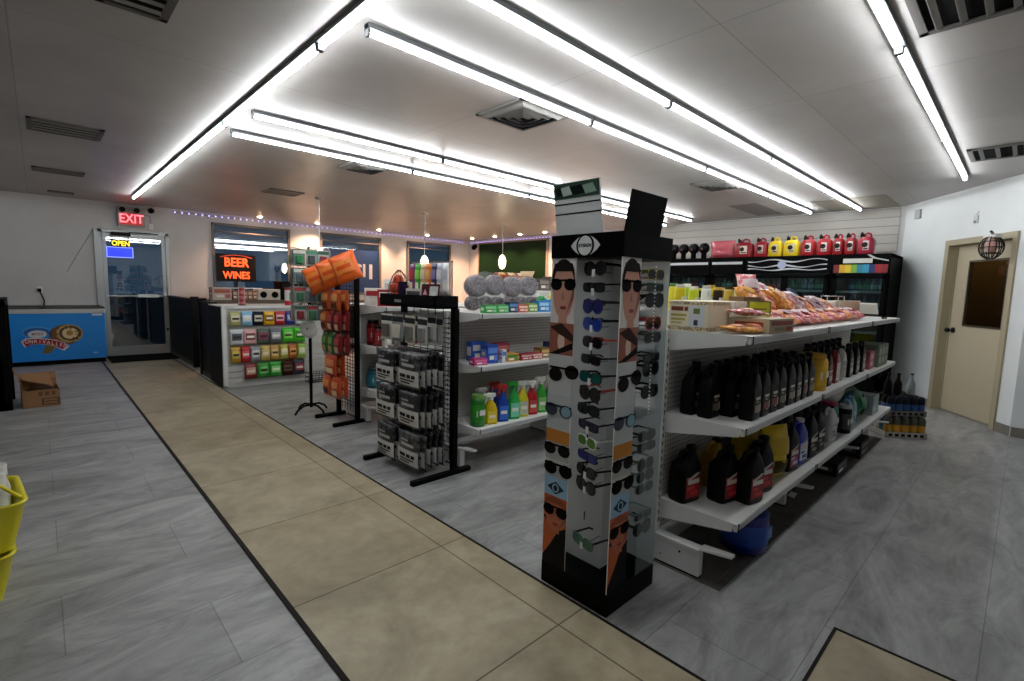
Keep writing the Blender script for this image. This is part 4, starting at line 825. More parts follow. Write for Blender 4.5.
# on the tray
zt = 1.229
def clip_strip():
    b = MB(); b.box((-.006, -.26, 0), (.006, -.25, .32), CHROME); b.box((-.006, .25, 0), (.006, .26, .32), CHROME); b.box((-.006, -.26, .31), (.006, .26, .32), CHROME); b.box((-.028, -.27, 0), (.028, .27, .006), CHROME); return b
S(clip_strip(), 'chrome_hanger', 'thin chrome hanger bar standing on the black rack tray', 'hanger', BX-.04, BY-.09, zt)
hang_b = [(.17, '#7a3a6a', '#c2384a', 'purple and red'), (.09, '#3aa82c', '#8fd85a', 'bright green'), (.02, '#c9b48a', '#e0d0a8', 'tan'), (-.05, '#d8762a', '#e8a860', 'orange'), (-.12, '#3a2a5a', '#8a7aa8', 'dark purple'), (-.19, '#b9b9c4', '#e4e4ea', 'silver white'), (-.26, '#dcdce0', '#b9bac2', 'plain white')]
for y, c, l, t in hang_b: S(cached(bag, .072, .23, .028, c, l, '#f0e8d8', 1, None, 2), 'snack_pouch', t+' pouch hanging on the chrome bar of the black rack', 'pouch', BX-.066, BY-.09+y+.04, zt+.075, -PI/2)
def mesh_bag():
    B = MB()
    for i, (x, y, z) in enumerate(((0, 0, .045), (.07, .01, .045), (.03, .06, .05), (.0, .03, .12), (.06, .02, .12), (.03, .03, .18))): B.ball((x-.03, y-.02, z), .044, mat('#c9401c', .45), 12, 8)
    net = MB(); M2 = mat('#4a3020', .7)
    for i in range(10):
        a = 2*PI*i/10; net.tube([(.09*math.cos(a)*s, .08*math.sin(a)*s, z) for s, z in ((.85, .01), (1.0, .06), (.9, .14), (.6, .21), (.12, .26))], .0025, M2, 5)
    for z, s in ((.05, 1), (.1, .98), (.16, .82)): net.tube([(.09*s*math.cos(2*PI*i/16), .08*s*math.sin(2*PI*i/16), z) for i in range(16)], .0025, M2, 5, True)
    return [P('oranges', B, (), 'round orange balls'), P('net', net)]
S(mesh_bag(), 'net_bag', 'net bag of round orange balls on the black rack tray', 'net bag', BX-.105, BY+.245, zt)
S(MB().rings([(0, .035, .035, .02), (.1, .035, .035, .02), (.17, .03, .03, .02)], mat('#20142e', .4)), 'dark_tub', 'dark purple tub next to the net bag on the black rack tray', 'tub', BX-.14, BY+.13, zt)
S(cached(carton, .2, .06, .12, '#bdbab0', '#3a3a38', '#8a8478'), 'clear_box', 'whitish box with dark silhouettes at the front of the black rack tray', 'box', BX-.135, BY-.05, zt, -PI/2)
cs = MB(); cs.at(0, 0, 0, 0, -.12); cs.box((-.105, -.004, 0), (.105, .004, .135), mat('#4a1220', .5)); cs.box((.0, -.0055, .012), (.098, -.004, .12), mat('#c4c7c4', .4)); cs.box((.018, -.0065, .03), (.08, -.0055, .085), mat('#d9dcd8', .4)); cs.prism([(-.08, -.0055, .06), (-.03, -.0055, .06), (-.055, -.0055, .1)], (0, .001, 0), mat('#d8a0a8', .4)); cs.box((.0, -.006, .012), (.098, -.0045, .03), DARK)
S(cs, 'card_sign', 'maroon and white card sign at the spray gondola end of the black rack tray', 'sign', BX-.165, BY-.25, zt+.02, -PI/2)

# ------------------------------------------------------------------ spray gondola goods
zb, zm, ztp = .336, .801, 1.184
S(cached(jar, '#1f6a1c', '#6a9a4a', '#2f8a2a', .056, .24), 'green_jar', 'tall green jar at the bag rack end of the bottom spray shelf', 'jar', 2.335, 2.78, zb)
SP = [(2.45, 2.76, '#cfb518', '#d8d8d4', '#e0c83a', .22, 'yellow spray bottle with white head next to the green jar'), (2.47, 2.88, '#cfb518', '#d8d8d4', '#e0c83a', .24, 'second yellow spray bottle with white head, behind the first'), (2.57, 2.76, '#1f3f9e', '#a82020', '#2f6ad0', .27, 'blue spray bottle with red head'), (2.6, 2.88, '#1f3f9e', '#a82020', '#2f6ad0', .27, 'blue spray bottle with red head, at the back'), (2.69, 2.76, '#2fa84a', '#2a9a3a', '#7ad0b0', .28, 'green spray bottle with green head'),
      (2.8, 2.77, '#cfc02a', '#d8d8d0', '#b8bfa8', .27, 'yellow spray bottle with white head past the green ones'), (2.91, 2.77, '#a8202a', '#d8d8d0', '#c8484a', .26, 'red spray bottle with white head'), (3.02, 2.77, '#3a9a3a', '#d8d8d0', '#7fc070', .28, 'green spray bottle with white head'), (3.14, 2.77, '#3f8a3a', '#d8d8d0', '#8fc880', .28, 'last green spray bottle with white head')]
for x, y, b_, h_, l_, hh, t in SP: S(cached(spray_bottle, b_, h_, l_, hh*1.17), 'spray_bottle', t+' on the bottom shelf', 'spray bottle', x, y, zb, -.35 if y < 2.85 else -.2)
MI = [(2.36, 2.78, .12, .07, .05, '#a82a6a', '#d86a9a', 'pink box at the end of the middle spray shelf'), (2.52, 2.82, .1, .1, .14, '#1f4aa8', '#5a8ad8', 'blue box on the middle spray shelf'), (2.5, 2.95, .14, .08, .15, '#2858b8', '#e0e0e0', 'taller blue box at the back of the middle spray shelf'), (2.62, 2.76, .04, .04, .1, '#c8ccd0', '#4a7ac0', 'slim white bottle shaped box beside the blue box'), (2.74, 2.8, .12, .09, .06, '#c08a2a', '#3a8a3a', 'low tan and green box on the middle spray shelf'), (2.76, 2.93, .12, .09, .13, '#a83a4a', '#d87a7a', 'rose red box behind the tan one'), (2.9, 2.78, .12, .08, .05, '#8a1c28', '#d0a0a0', 'first dark red low box'), (3.04, 2.78, .12, .08, .05, '#9a2a2a', '#d8c0b0', 'second dark red low box'), (3.18, 2.8, .12, .1, .08, '#7a5a2a', '#c8a868', 'brown box past the red boxes'), (3.32, 2.82, .1, .1, .12, '#1c2a5a', '#4a5a9a', 'navy box next to the sunglasses stand')]
for x, y, w_, d_, h_, c, a, t in MI: S(cached(carton, w_, d_, h_, c, a), 'small_box', t if 'shelf' in t else t+', middle spray shelf', 'box', x-.045-(x-2.4)*.12, y-.015, zm, -.12)
def wrapped():
    B = MB(); m = mat_mottled('grey_mauve_roll', ['#3a2e36', '#8d8288', '#241a22', '#b8aeb2'], 60, .4)
    for x, z, r in ((-.075, .19, .085), (.085, .20, .08), (-.1, .06, .055), (.01, .06, .055), (.11, .06, .055)):
        B.at(x, 0, z, 0, PI/2); B.lathe([(.02, -.03), (r*.8, -.05), (r, -.03), (r, .03), (r*.8, .05), (.02, .03)], m, 18)
    f = MB(); f.ball((0, 0, .15), (.19, .09, .153), FILM, 18, 11); f.v = [(x*(1+.06*math.sin(40*z+9*x)), y*(1+.14*math.sin(37*x+23*z)), z) for x, y, z in f.v]
    return [P('rolls', B, (), 'grey mauve rolls'), P('wrapper', f, (), 'crinkled clear plastic wrapper')]
wr = wrapped()
S(wr, 'wrapped_pack', 'clear wrapped pack of grey rolls at the bag rack end of the top spray shelf', 'pack', 2.47, 2.89, ztp+.005, -.2); S(wr, 'wrapped_pack', 'second clear wrapped pack of grey rolls further along the top spray shelf', 'pack', 2.87, 2.915, ztp+.005, -.2)
TP = [(2.38, 2.73, .11, .06, .06, '#2f9a4a', '#8fd09a', 'first green packet box on the top spray shelf edge'), (2.51, 2.74, .11, .06, .06, '#2f9a4a', '#8fd09a', 'second green packet box on the top spray shelf edge'), (2.63, 2.75, .09, .06, .08, '#1c3458', '#5a84b8', 'dark blue box after the green packet boxes'), (2.74, 2.76, .1, .07, .06, '#c84a4a', '#e8c8a8', 'salmon red box on the top spray shelf'), (2.85, 2.76, .1, .07, .07, '#6a9a4a', '#cfe0a8', 'olive green box on the top spray shelf'), (2.98, 2.76, .12, .07, .09, '#2a7fc0', '#9fd0f0', 'sky blue box nearest the sunglasses stand'), (3.13, 2.77, .14, .07, .1, '#3a8fd0', '#c8e4f8', 'bigger sky blue box hidden by the sunglasses stand')]
for x, y, w_, d_, h_, c, a, t in TP: S(cached(carton, w_, d_, h_, c, a), 'small_box', t, 'box', x, y, ztp, -.1)
def flower_ball():
    B = MB(); R = random.Random(5)
    for i in range(26):
        a, b_ = R.uniform(0, 2*PI), R.uniform(-.6, 1.3); B.ball((.045*math.cos(a)*math.cos(b_), .045*math.sin(a)*math.cos(b_), .05+.045*math.sin(b_)), .016, mat('#2fa05a', .6), 7, 5)
    return B
S(cached(jar, '#d8d4cc', '#d0d0cc', '#b01c24', .045, .17), 'white_cup', 'white cup with a red band next to the sunglasses stand on the top spray shelf', 'cup', 3.12, 2.98, ztp)
S(flower_ball(), 'green_scrubber', 'fluffy green scrubber ball on the top spray shelf', 'scrubber', 3.08, 2.86, ztp+.02); S(cached(jar, '#c9c26a', '#e0dca8', '#d8d08a', .05, .15), 'yellow_tub', 'pale yellow tub beside the fluffy green scrubber', 'tub', 3.3, 2.92, ztp)

# ------------------------------------------------------------------ coolers along the slatwall and gas cans on top
CX0, CX1, CH = 8.02, 8.80, 1.945
def cooler(w, nd, header, shelf_zs, hcol=None):
    """front faces -x at local x=0, depth +x, width along y centred"""
    D = CX1-CX0; b = MB(); out = []
    for p, q in (((0, -w/2, .08), (D, -w/2+.05, CH)), ((0, w/2-.05, .08), (D, w/2, CH)), ((0, -w/2, CH-.05), (D, w/2, CH)), ((D-.05, -w/2, .08), (D, w/2, CH)), ((0, -w/2, .08), (D, w/2, .3)), ((.03, -w/2, 0), (D, w/2, .08))): b.box(p, q, BLACK)
    out.append(P('cabinet', b))
    hd = MB().box((-.05, -w/2, CH-.26), (0, w/2, CH), BLACK); hk = []
    g = MB()
    if header == 'wave':
        wm = mat('#c8ccd0', .4)
        for z0, a, ph in ((.2, .018, 0), (.12, .02, 1.4), (.07, .014, 2.6)):
            top = [(-.051, -w*.46+w*.92*i/24, CH-.26+z0+a*math.sin(i*.5+ph)) for i in range(25)]; g.prism(top+[(p[0], p[1], p[2]-.016+.008*math.sin(i*.4)) for i, p in reversed(list(enumerate(top)))], (-.001, 0, 0), wm)
        g.cyl((-.051, .05, CH-.13), (-.053, .05, CH-.13), .06, mat('#b4bcd8', .4), n=20)
    elif header == 'rainbow':
        cs = ['#7a0f1c', '#d8a818', '#e0c424', '#7fb03a', '#1f8aa0', '#2a9ac0', '#20306a', '#a81424', '#8e101c']
        for i, c in enumerate(cs[::-1]): g.box((-.052, -w*.46+w*.92*i/9, CH-.25), (-.05, -w*.46+w*.92*(i+1)/9, CH-.14), mat(c, .4))
        g.box((-.052, -w*.2, CH-.12), (-.05, w*.3, CH-.06), mat('#d8d8d0', .4)); g.prism([(-.052, -w*.46, CH-.1), (-.052, -w*.2, CH-.06), (-.052, -w*.1, CH-.01), (-.052, -w*.16, CH-.01), (-.052, -w*.25, CH-.05), (-.052, -w*.46, CH-.085)], (.001, 0, 0), mat('#d0d0c8', .4))
    else:
        g.box((-.052, -w*.46, CH-.11), (-.05, w*.46, CH-.07), mat('#c8ccd0', .4))
    out.append(P('header', hd, [P('header_print', g, (), 'printed header band')]))
    lamp = MB().box((.10, -w/2+.07, CH-.075), (.16, w/2-.07, CH-.055), mat('#d4f4ee', .4, 0, 24, name='cooler_lamp')); out.append(P('inner_lamp', lamp))
    dw = (w-.06)/nd
    for k in range(nd):
        y0 = -w/2+.03+k*dw; f = MB(); t = .045
        for p, q in (((-.045, y0, .3), (0, y0+t, CH-.28)), ((-.045, y0+dw-t, .3), (0, y0+dw, CH-.28)), ((-.045, y0, .3), (0, y0+dw, .3+t)), ((-.045, y0, CH-.28-t), (0, y0+dw, CH-.28))): f.box(p, q, BLACK)
        hh = MB().tube([(-.05, y0+dw-.022, 1.0), (-.075, y0+dw-.022, 1.02), (-.075, y0+dw-.022, 1.3), (-.05, y0+dw-.022, 1.32)], .008, DARK)
        out.append(P('door', f, [P('pane', MB().box((-.028, y0+t, .3+t), (-.022, y0+dw-t, CH-.28-t), mat_glass('cooler_glass_%d' % (len(CACHE)+k), '#aebfc4', .06))), P('handle', hh)]))
    for z in shelf_zs:
        out.append(P('shelf', MB().box((.06, -w/2+.05, z-.012), (D-.05, w/2-.05, z), mat('#a8acae', .4)).box((.055, -w/2+.05, z-.025), (.06, w/2-.05, z+.006), PLASTW)))
    return out
CL = [(4.03, .74, 1, 'plain', (.6, .9, 1.2, 1.45), 'first black drinks cooler from the board wall with a plain white stripe header'), (3.38, .52, 1, 'plain', (.6, .9, 1.2, 1.45), 'narrow glass door cooler with a lit white strip'), (2.52, 1.16, 2, 'wave', (.6, .9, 1.2, 1.45), 'wide two door black cooler with white wave stripes on its header'), (1.60, .66, 1, 'rainbow', (.6, .9, 1.2, 1.45), 'black cooler with a rainbow striped header next to the diagonal wall')]
for y, w_, nd, hd_, zs_, t in CL: spawn(cooler(w_, nd, hd_, zs_), 'drinks_cooler', t, 'cooler', (CX0, y, .0005))
def drink(c, l, h=.2): return MB().lathe([(.03, 0), (.034, .01), (.034, h*.6), (.014, h*.85), (.014, h)], mat(c, .2), 10).lathe([(.0345, h*.2), (.035, h*.21), (.035, h*.5), (.0345, h*.51)], mat(l, .4), 10)
DC = [('#1a4a3a', '#2f8a6a'), ('#2a3a4a', '#5a8aa8'), ('#4a2a1a', '#a83a2a'), ('#3a5a4a', '#8ac0a0'), ('#5a6a70', '#a0b8c0')]
for ci, (y, w_, nd, hd_, zs_, t) in enumerate(CL):
    nn = int((w_-.16)/.085); cn = ['plain striped cooler', 'narrow cooler', 'wave striped cooler', 'rainbow cooler'][ci]
    for zi, z in enumerate((1.2, 1.45)):
        for i in range(nn):
            k = DC[(i//2+zi+ci) % 5]; S(cached(drink, k[0], k[1], .17 if z > 1.3 else .19), 'drink_bottle', '%s bottle from the beige door side, %s shelf of the %s' % (ORD[i], ['lower visible', 'top'][zi], cn), 'bottle', CX0+.12, y-w_/2+.1+i*.085, z+.001, 0, 'bottles inside the %s' % cn)
def gas_can(body, lab, w=.27, h=.235):
    bm = mat(body, .35, name='gas_can_plastic'); B = MB(); hx, hy = .085, w/2
    B.rings([(0, hx*.94, hy*.95, .03), (.012, hx, hy, .035), (h*.66, hx, hy, .035), (h*.8, hx*.92, hy*.8, .035), (h*.86, hx*.7, hy*.55, .03)], bm)
    hd = MB().tube([(0, -hy*.5, h*.84), (0, -hy*.42, h*1.0), (0, -hy*.05, h*1.06), (0, hy*.2, h*1.0), (0, hy*.3, h*.86)], .014, bm)
    cp = MB().cyl((0, hy*.5, h*.8), (0, hy*.62, h*1.02), .028, mat('#141414', .4)); cp.cyl((0, hy*.62, h*1.0), (0, hy*.72, h*1.1), .014, mat('#1a1a1a', .4))
    l = MB().rbox((-hx-.003, -w*.24, h*.2), (-hx, w*.14, h*.66), mat(lab, .4), .001, .001); l.cyl((-hx-.004, w*.03, h*.46), (-hx-.003, w*.03, h*.46), h*.13, mat('#26221e', .4), n=16); l.box((-hx-.0035, -w*.2, h*.24), (-hx-.003, w*.1, h*.3), mat('#3a2622', .4))
    return [P('body', B, [P('label', l, (), 'pale printed label')]), P('handle', hd), P('cap', cp, (), 'black cap and spout')]
ZC = CH+.002
GC = [(3.55, '#b0182a', '#d89aa0', .2, 'red gas can right behind the pink wrapped bag'), (3.11, '#8e101e', '#d8c8b8', .30, 'dark red gas can next to the pink wrapped one'), (2.85, '#8e101e', '#c0a8a0', .2, 'second dark red gas can, just before the yellow ones'), (2.645, '#d8b914', '#c8c0a0', .2, 'first yellow gas can, beside the dark red one'), (2.42, '#e2c414', '#c8c0a0', .22, 'second yellow gas can, beside the bright red ones'),
      (2.20, '#a8121f', '#e0d8d0', .19, 'red gas can right after the yellow pair'), (2.00, '#a8121f', '#e0d8d0', .19, 'second red gas can after the yellow pair'), (1.83, '#9a101c', '#e0d8d0', .14, 'small red gas can above the rainbow header'), (1.685, '#9a101c', '#e6ded6', .14, 'second small red gas can above the rainbow header'), (1.51, '#a01030', '#d8c0c0', .19, 'crimson gas can closest to the diagonal wall')]
for y, c, l, w_, t in GC:
    S(gas_can(c, l, w_*.95, .27), 'gas_can', t, 'gas can', CX0+(.3 if y == 3.55 else .1), y+.07, ZC)
pk = MB().pillow(.40, .28, .17, mat_plastic_film('pink_film', '#e0707c', .75), .05, 2, 9, .15)
S([P('wrapper', pk, (), 'pink see-through wrapper'), P('contents', MB().rbox((-.12, -.05, .012), (.12, .05, .2), mat('#c8384a', .4), .02, .03))], 'wrapped_cans', 'pink see-through bag of red cans on the cooler tops', 'bag', CX0+.1, 3.53, ZC, -PI/2)
def dark_jug():
    B = MB().lathe([(.035, 0), (.042, .01), (.042, .09), (.075, .12), (.088, .165), (.08, .215), (.055, .245), (.02, .25)], mat('#0c0b0c', .4), 16)
    return [P('body', B), P('handle', MB().tube([(0, -.05, .2), (0, -.03, .25), (0, .03, .25), (0, .05, .2)], .01, BLACK)), P('label', MB().cyl((-.086, 0, .155), (-.09, 0, .155), .02, mat('#5a1a1c', .4), n=12))]
for i in range(4): S(cached(dark_jug), 'black_jug', '%s mushroom shaped black jug from the pink wrapped bag on the cooler tops' % ORD[i], 'jug', CX0+.09, 3.84+i*.18, ZC, 0, 'mushroom shaped black jugs')
S(MB().rbox((0, -.1, 0), (.03, .1, .17), mat('#c8c8c4', .5), .003, .005), 'white_box', 'flat white box standing behind the black jugs on the cooler tops', 'box', CX0+.3, 4.0, ZC)

# ------------------------------------------------------------------ red box gondola goods (far gondola)
g1, g2, g3 = .331, .766, 1.166
GG = [(2.42, 4.5, g3, .2, .11, .17, '#d8d4cc', '#9a1420', 'white and red box at the snack rack end of the far top shelf'), (2.44, 4.28, g3, .2, .13, .16, '#8e1220', '#d8d0c8', 'deep red box at the front of the far top shelf'), (2.62, 4.55, g3, .14, .1, .26, '#d6d4ce', '#b0aea8', 'tall plain white box behind the red ones on the far top shelf'), (2.84, 4.5, g3, .15, .1, .25, '#d8d6d0', '#c08a5a', 'white box with tan print on the far top shelf'), (2.78, 4.3, g3, .18, .12, .14, '#7a1018', '#c8b8a8', 'second deep red box on the far top shelf'), (3.05, 4.35, g3, .2, .12, .16, '#3a3a3e', '#8a8a8e', 'charcoal box on the far top shelf'),
      (2.42, 4.24, g2, .1, .1, .24, '#b9b6ae', '#5a5852', 'pale grey tall box on the far middle shelf'), (2.72, 4.36, g2, .18, .12, .1, '#b8a890', '#7a2020', 'tan box on the far middle shelf'), (3.05, 4.36, g2, .18, .12, .2, '#6a6a6a', '#c0c0bc', 'grey box on the far middle shelf'), (2.5, 4.26, g1, .24, .14, .08, '#d0d0ca', '#a0a09a', 'low white box on the far bottom shelf'), (2.98, 4.4, g1, .3, .2, .2, '#4a2c22', '#6a4a38', 'dark brown box on the far bottom shelf')]
for x, y, z, w_, d_, h_, c, a, t in GG: S(cached(carton, w_, d_, h_, c, a), 'goods_box', t, 'box', x, y, z, -.5 if z == g3 else -.2)
S(cached(jar, '#5a0e14', '#0f0f0f', '#8a1620', .065, .25), 'red_jar', 'dark red canister with black lid on the far middle shelf', 'canister', 2.42, 4.54, g2); S(cached(jar, '#6a1016', '#1a1a1a', '#9a2028', .06, .2), 'red_jar', 'shorter dark red canister on the far middle shelf', 'canister', 2.42, 4.40, g2)
S(cached(jar, '#1d5a66', '#123a44', '#2a7a88', .09, .2), 'teal_tub', 'teal tub on the far bottom shelf', 'tub', 2.44, 4.53, g1); S(cached(jar, '#1d5a66', '#123a44', '#2a7a88', .08, .17), 'teal_tub', 'second smaller teal tub on the far bottom shelf', 'tub', 2.68, 4.52, g1)
S(cached(carton, 1.15, .26, .183, '#d0d0ca', '#c0c0ba', '#b8b8b4'), 'white_riser', 'long white box under the orange crate on the far gondola', 'box', 4.35, 4.38, g3+.001)
oc = MB(); om = mat('#a85420', .6)
for p, q in (((-.22, -.13, 0), (.22, .13, .012)), ((-.22, -.13, 0), (.22, -.12, .17)), ((-.22, .12, 0), (.22, .13, .17)), ((-.22, -.13, 0), (-.21, .13, .17)), ((.21, -.13, 0), (.22, .13, .17))): oc.box(p, q, om)
fl = MB()
for i in range(14): fl.ball((-.18+.055*(i % 7), -.05+.1*(i//7), .16), .045, mat(['#c9a060', '#8a3a20', '#d8c8a0'][i % 3], .6), 8, 6)
S([P('crate', oc), P('packets', fl, (), 'heaped snack packets'), P('flap', MB().at(.26, 0, .12, 0, 0, .5).box((-.02, -.12, 0), (-.012, .12, .12), mat('#c9ad88', .7)))], 'orange_crate', 'orange brown crate of packets on the far gondola under the pendant lamp', 'crate', 4.15, 4.38, g3+.186)
for i in range(3): S(cached(carton, .2, .14, .12+.03*i, ['#3a3430', '#5a504a', '#4a4440'][i], '#8a8078'), 'goods_box', ['small dark box past the orange crate', 'brown grey box second past the orange crate', 'dark grey taller box third past the orange crate'][i], 'box', 4.5+i*.2, 4.38, g3+.186)

# ------------------------------------------------------------------ orange snack rack
OX, OY, OW = 2.22, 4.70, .42
spawn(black_rack(OW, 1.44, (.25, .07), False), 'snack_rack', 'black wire rack of orange snack bags with two long feet', 'display rack', (OX, OY, .0005))
OC = [('#d85a14', '#e8a060', '#8a2a10'), ('#a84a20', '#c88a50', '#5a2010'), ('#6a1418', '#a84040', '#d8b090'), ('#2a5a20', '#7a9a50', '#c0a060'), ('#b8401a', '#d88a58', '#f0d0a0'), ('#c8501a', '#e09050', '#3a1a4a')]
OR_ = [(1.10, [(.11, 1), (-.11, 1)]), (.90, [(.15, 1), (0, 2), (-.15, 2)]), (.68, [(.14, 3), (-.01, 3), (-.15, 2)]), (.46, [(.02, 4)]), (.25, [(.11, 5), (-.09, 4)])]
ON = ['bright orange', 'brown orange', 'dark red', 'dark green', 'rust orange', 'orange and purple']
for r, (z, cs) in enumerate(OR_):
    for j, (y, k) in enumerate(cs):
        for d in range(2):
            big = 1.35 if r == 3 else 1
            S(cached(bag, .19*big if len(cs) < 3 else .14, .21, .06, *OC[k], (r+j) % 4, None, 2), 'snack_bag', '%s snack bag, %s rack row from top, %s, %s one' % (ON[k], ORD[r], ['spinner end', 'middle', 'red box gondola end'][j if len(cs) > 2 else j*2], ['front', 'behind'][d]), 'snack bag', OX-.16+d*.075, OY+y, z, -PI/2+RND.uniform(-.1, .1), 'snack bags on the orange snack rack')
for i, (dy, dz, ry_) in enumerate(((.15, -.04, 0), (-.05, .02, 0), (-.25, .07, 0))): S(cached(bag, .25, .27, .13, '#e8641a', '#f08a3a', '#e05010', i, None, 0), 'chip_bag', ['large orange chip bag on top of the snack rack, lowest at the spinner', 'large orange chip bag in the middle of the snack rack top', 'large orange chip bag highest on the snack rack top'][i], 'chip bag', OX-.17+.05*i, OY+dy, 1.33+dz, -.75, 'orange chip bags on top', ry=-.4)

# ------------------------------------------------------------------ card spinner with white disc
SX, SY = 2.03, 5.16
def spinner():
    out = []; pole = MB().cyl((0, 0, .06), (0, 0, 1.74), .016, BLACK); out.append(P('pole', pole))
    for i in range(4):
        a = .3+i*PI/2; out.append(P('leg', MB().tube([(.01*math.cos(a), .01*math.sin(a), .09), (.1*math.cos(a), .1*math.sin(a), .085), (.17*math.cos(a), .17*math.sin(a), .05), (.2*math.cos(a), .2*math.sin(a), .012)], .011, BLACK, 8)))
    for k in range(3):
        a = k*2*PI/3+.35; g = MB(); T = Matrix.Rotation(a, 4, 'Z'); g.M = T
        for y in (-.17, 0, .17): g.tube([(.11, y, .98), (.11, y, 1.72)], .004, CHROME, 5)
        for i in range(9): g.tube([(.11, -.17, 1.0+i*.09), (.11, .17, 1.0+i*.09)], .003, CHROME, 5)
        g.tube([(0, 0, 1.3), (.11, 0, 1.3)], .004, CHROME, 5); out.append(P('wire_panel', g))
    return out
spawn(spinner(), 'card_spinner', 'black pole spinner rack of small packs with curved feet', 'display rack', (SX, SY, .0005))
q = 0
PC = [('#7a8a84', '#3a6a4a', '#a83a3a'), ('#8a9490', '#2a3a3a', '#4a8a6a'), ('#6a7a78', '#5a6a72', '#c0c8c4'), ('#9aa09a', '#7a2a30', '#2a5a4a'), ('#5a6a64', '#1f7a44', '#b8bcb4')]
for k in range(3):
    a = k*2*PI/3+.35
    for r in range(4):
        for c in range(3):
            px, py = .128, -.115+c*.115; x = SX+px*math.cos(a)-py*math.sin(a); y = SY+px*math.sin(a)+py*math.cos(a); p_ = PC[(q*2+r) % 5]; q += 1
            S(cached(blister, .108, .165, *p_), 'hook_pack', 'small pack on the card spinner, %s row down, %s column, %s panel' % (ORD[3-r], ORD[c], ['exit door facing', 'walkway facing', 'gondola facing'][(k+0) % 3]), 'pack', x, y, .985+r*.185, a+PI/2, 'small packs on the card spinner')
ds = MB().lathe([(.002, -.006), (.098, -.008), (.1, 0), (.098, .008), (.06, .016), (.002, .018)], mat('#d8d8d4', .4), 28); ds.v = [(-z-.035, y, x) for x, y, z in ds.v]
S([P('disc', ds), P('hub', MB().cyl((-.052, 0, 0), (-.058, 0, 0), .012, GREY)), P('arm', MB().cyl((-.03, 0, 0), (-.016, 0, 0), .014, BLACK))], 'white_disc', 'round white disc fixed low on the card spinner pole', 'disc', SX-.0, SY-.02, .9, .55)
bk = MB()
for z in (0, .06, .12): bk.tube([(-.12, -.08, z), (.12, -.08, z), (.12, .08, z), (-.12, .08, z)], .004, BLACK, 5, True)
for i in range(7):
    for y in (-.08, .08): bk.tube([(-.12+i*.04, y, 0), (-.12+i*.04, y, .12)], .003, BLACK, 5)
    bk.tube([(-.12+i*.04, -.08, 0), (-.12+i*.04, .08, 0)], .003, BLACK, 5)
S(bk, 'wire_basket', 'small black wire basket behind the card spinner at the packet counter', 'basket', 2.75, 6.80, .004)

# ------------------------------------------------------------------ ice cream freezer by the exit door
FX0, FX1, FY0, FY1, FH = -.75, .765, 10.38, 11.02, .90
FB = mat('#0f86dc', .3, name='freezer_blue'); cxm = (.0)
b = MB(); b.rbox((FX0, FY0, .07), (FX1, FY1, FH-.1), FB, .006, .02); b.rbox((FX0+.02, FY0+.03, 0.001), (FX1-.02, FY1-.02, .07), BLACK, .004, .01)
rim = MB(); rim.rbox((FX0-.005, FY0-.008, FH-.1), (FX1+.005, FY1, FH-.035), mat('#b9bdb9', .4), .006, .02)
lid = MB()
for p, q in (((FX0, FY0, FH-.03), (FX1, FY0+.04, FH)), ((FX0, FY1-.04, FH-.03), (FX1, FY1, FH)), ((FX0, FY0, FH-.03), (FX0+.04, FY1, FH)), ((FX1-.04, FY0, FH-.03), (FX1, FY1, FH)), ((.0, FY0, FH-.03), (.04, FY1, FH))): lid.box(p, q, mat('#4a4844', .4))
gl = MB().box((FX0+.04, FY0+.04, FH-.02), (FX1-.04, FY1-.04, FH-.012), mat_glass('freezer_glass', '#b8c8cc', .08))
cone = MB(); y = FY0
def disc(b, x, z, rx, rz, m, k, n=28): b.prism([(x+rx*math.cos(2*PI*i/n), y-.0012*k, z+rz*math.sin(2*PI*i/n)) for i in range(n)], (0, -.0008, 0), m)
cone.prism([(.05, y-.001, .43), (.20, y-.001, .36), (.01, y-.001, .13), (-.10, y-.001, .14)], (0, -.0008, 0), mat('#8a6a2a', .5))
for i in range(5): cone.prism([(.03+i*.03-.02, y-.002, .43-i*.014), (.04+i*.03-.02, y-.002, .425-i*.014), (-.075+i*.02, y-.002, .14), (-.085+i*.02, y-.002, .14)], (0, -.0008, 0), mat('#5a4218', .5))
disc(cone, .24, .47, .22, .19, mat('#6a4420', .5), 2); disc(cone, .30, .49, .19, .17, mat('#a8884a', .5), 3); disc(cone, .31, .495, .155, .14, mat('#50301a', .5), 4); disc(cone, .305, .495, .11, .105, mat('#d8c08a', .5), 5); disc(cone, .30, .50, .05, .05, mat('#9a7438', .5), 6)
R2 = random.Random(4)
for i in range(40):
    a = R2.uniform(0, 2*PI); r = R2.uniform(.12, .2); disc(cone, .25+r*math.cos(a), .475+r*.85*math.sin(a), .012, .012, mat(['#3a2410', '#c8a05a', '#7a5528'][i % 3], .5), 7, 7)
ban = MB(); pts_t = [(-.42, .36), (-.35, .42), (-.2, .42), (0, .38), (.15, .32), (.22, .24)]; pts_b = [(.14, .16), (.0, .26), (-.1, .29), (-.2, .305), (-.33, .29), (-.38, .25)]
ban.prism([(x, y-.009, z) for x, z in pts_t+pts_b], (0, -.0008, 0), mat('#d8c8c8', .5)); sc_ = [(-.1+(x+.1)*.93, .32+(z-.32)*.8) for x, z in pts_t+pts_b]; ban.prism([(x, y-.0102, z) for x, z in sc_], (0, -.0008, 0), mat('#9a1420', .5))
for i, ch in enumerate('UNRIVALLED'):
    tx = -.345+i*.056; tz = .35-.0*i-.42*max(0, (tx+.22))**1.5; M0 = ban.M; ban.M = Matrix.Translation((tx, y-.0118, tz)) @ Matrix.Rotation(.05+.45*max(0, tx+.25), 4, 'Y'); ban.text(ch, .085, mat('#e8e0dc', .5), 0, 0, 0, 0, PI/2, .0004, .8, .001); ban.M = M0
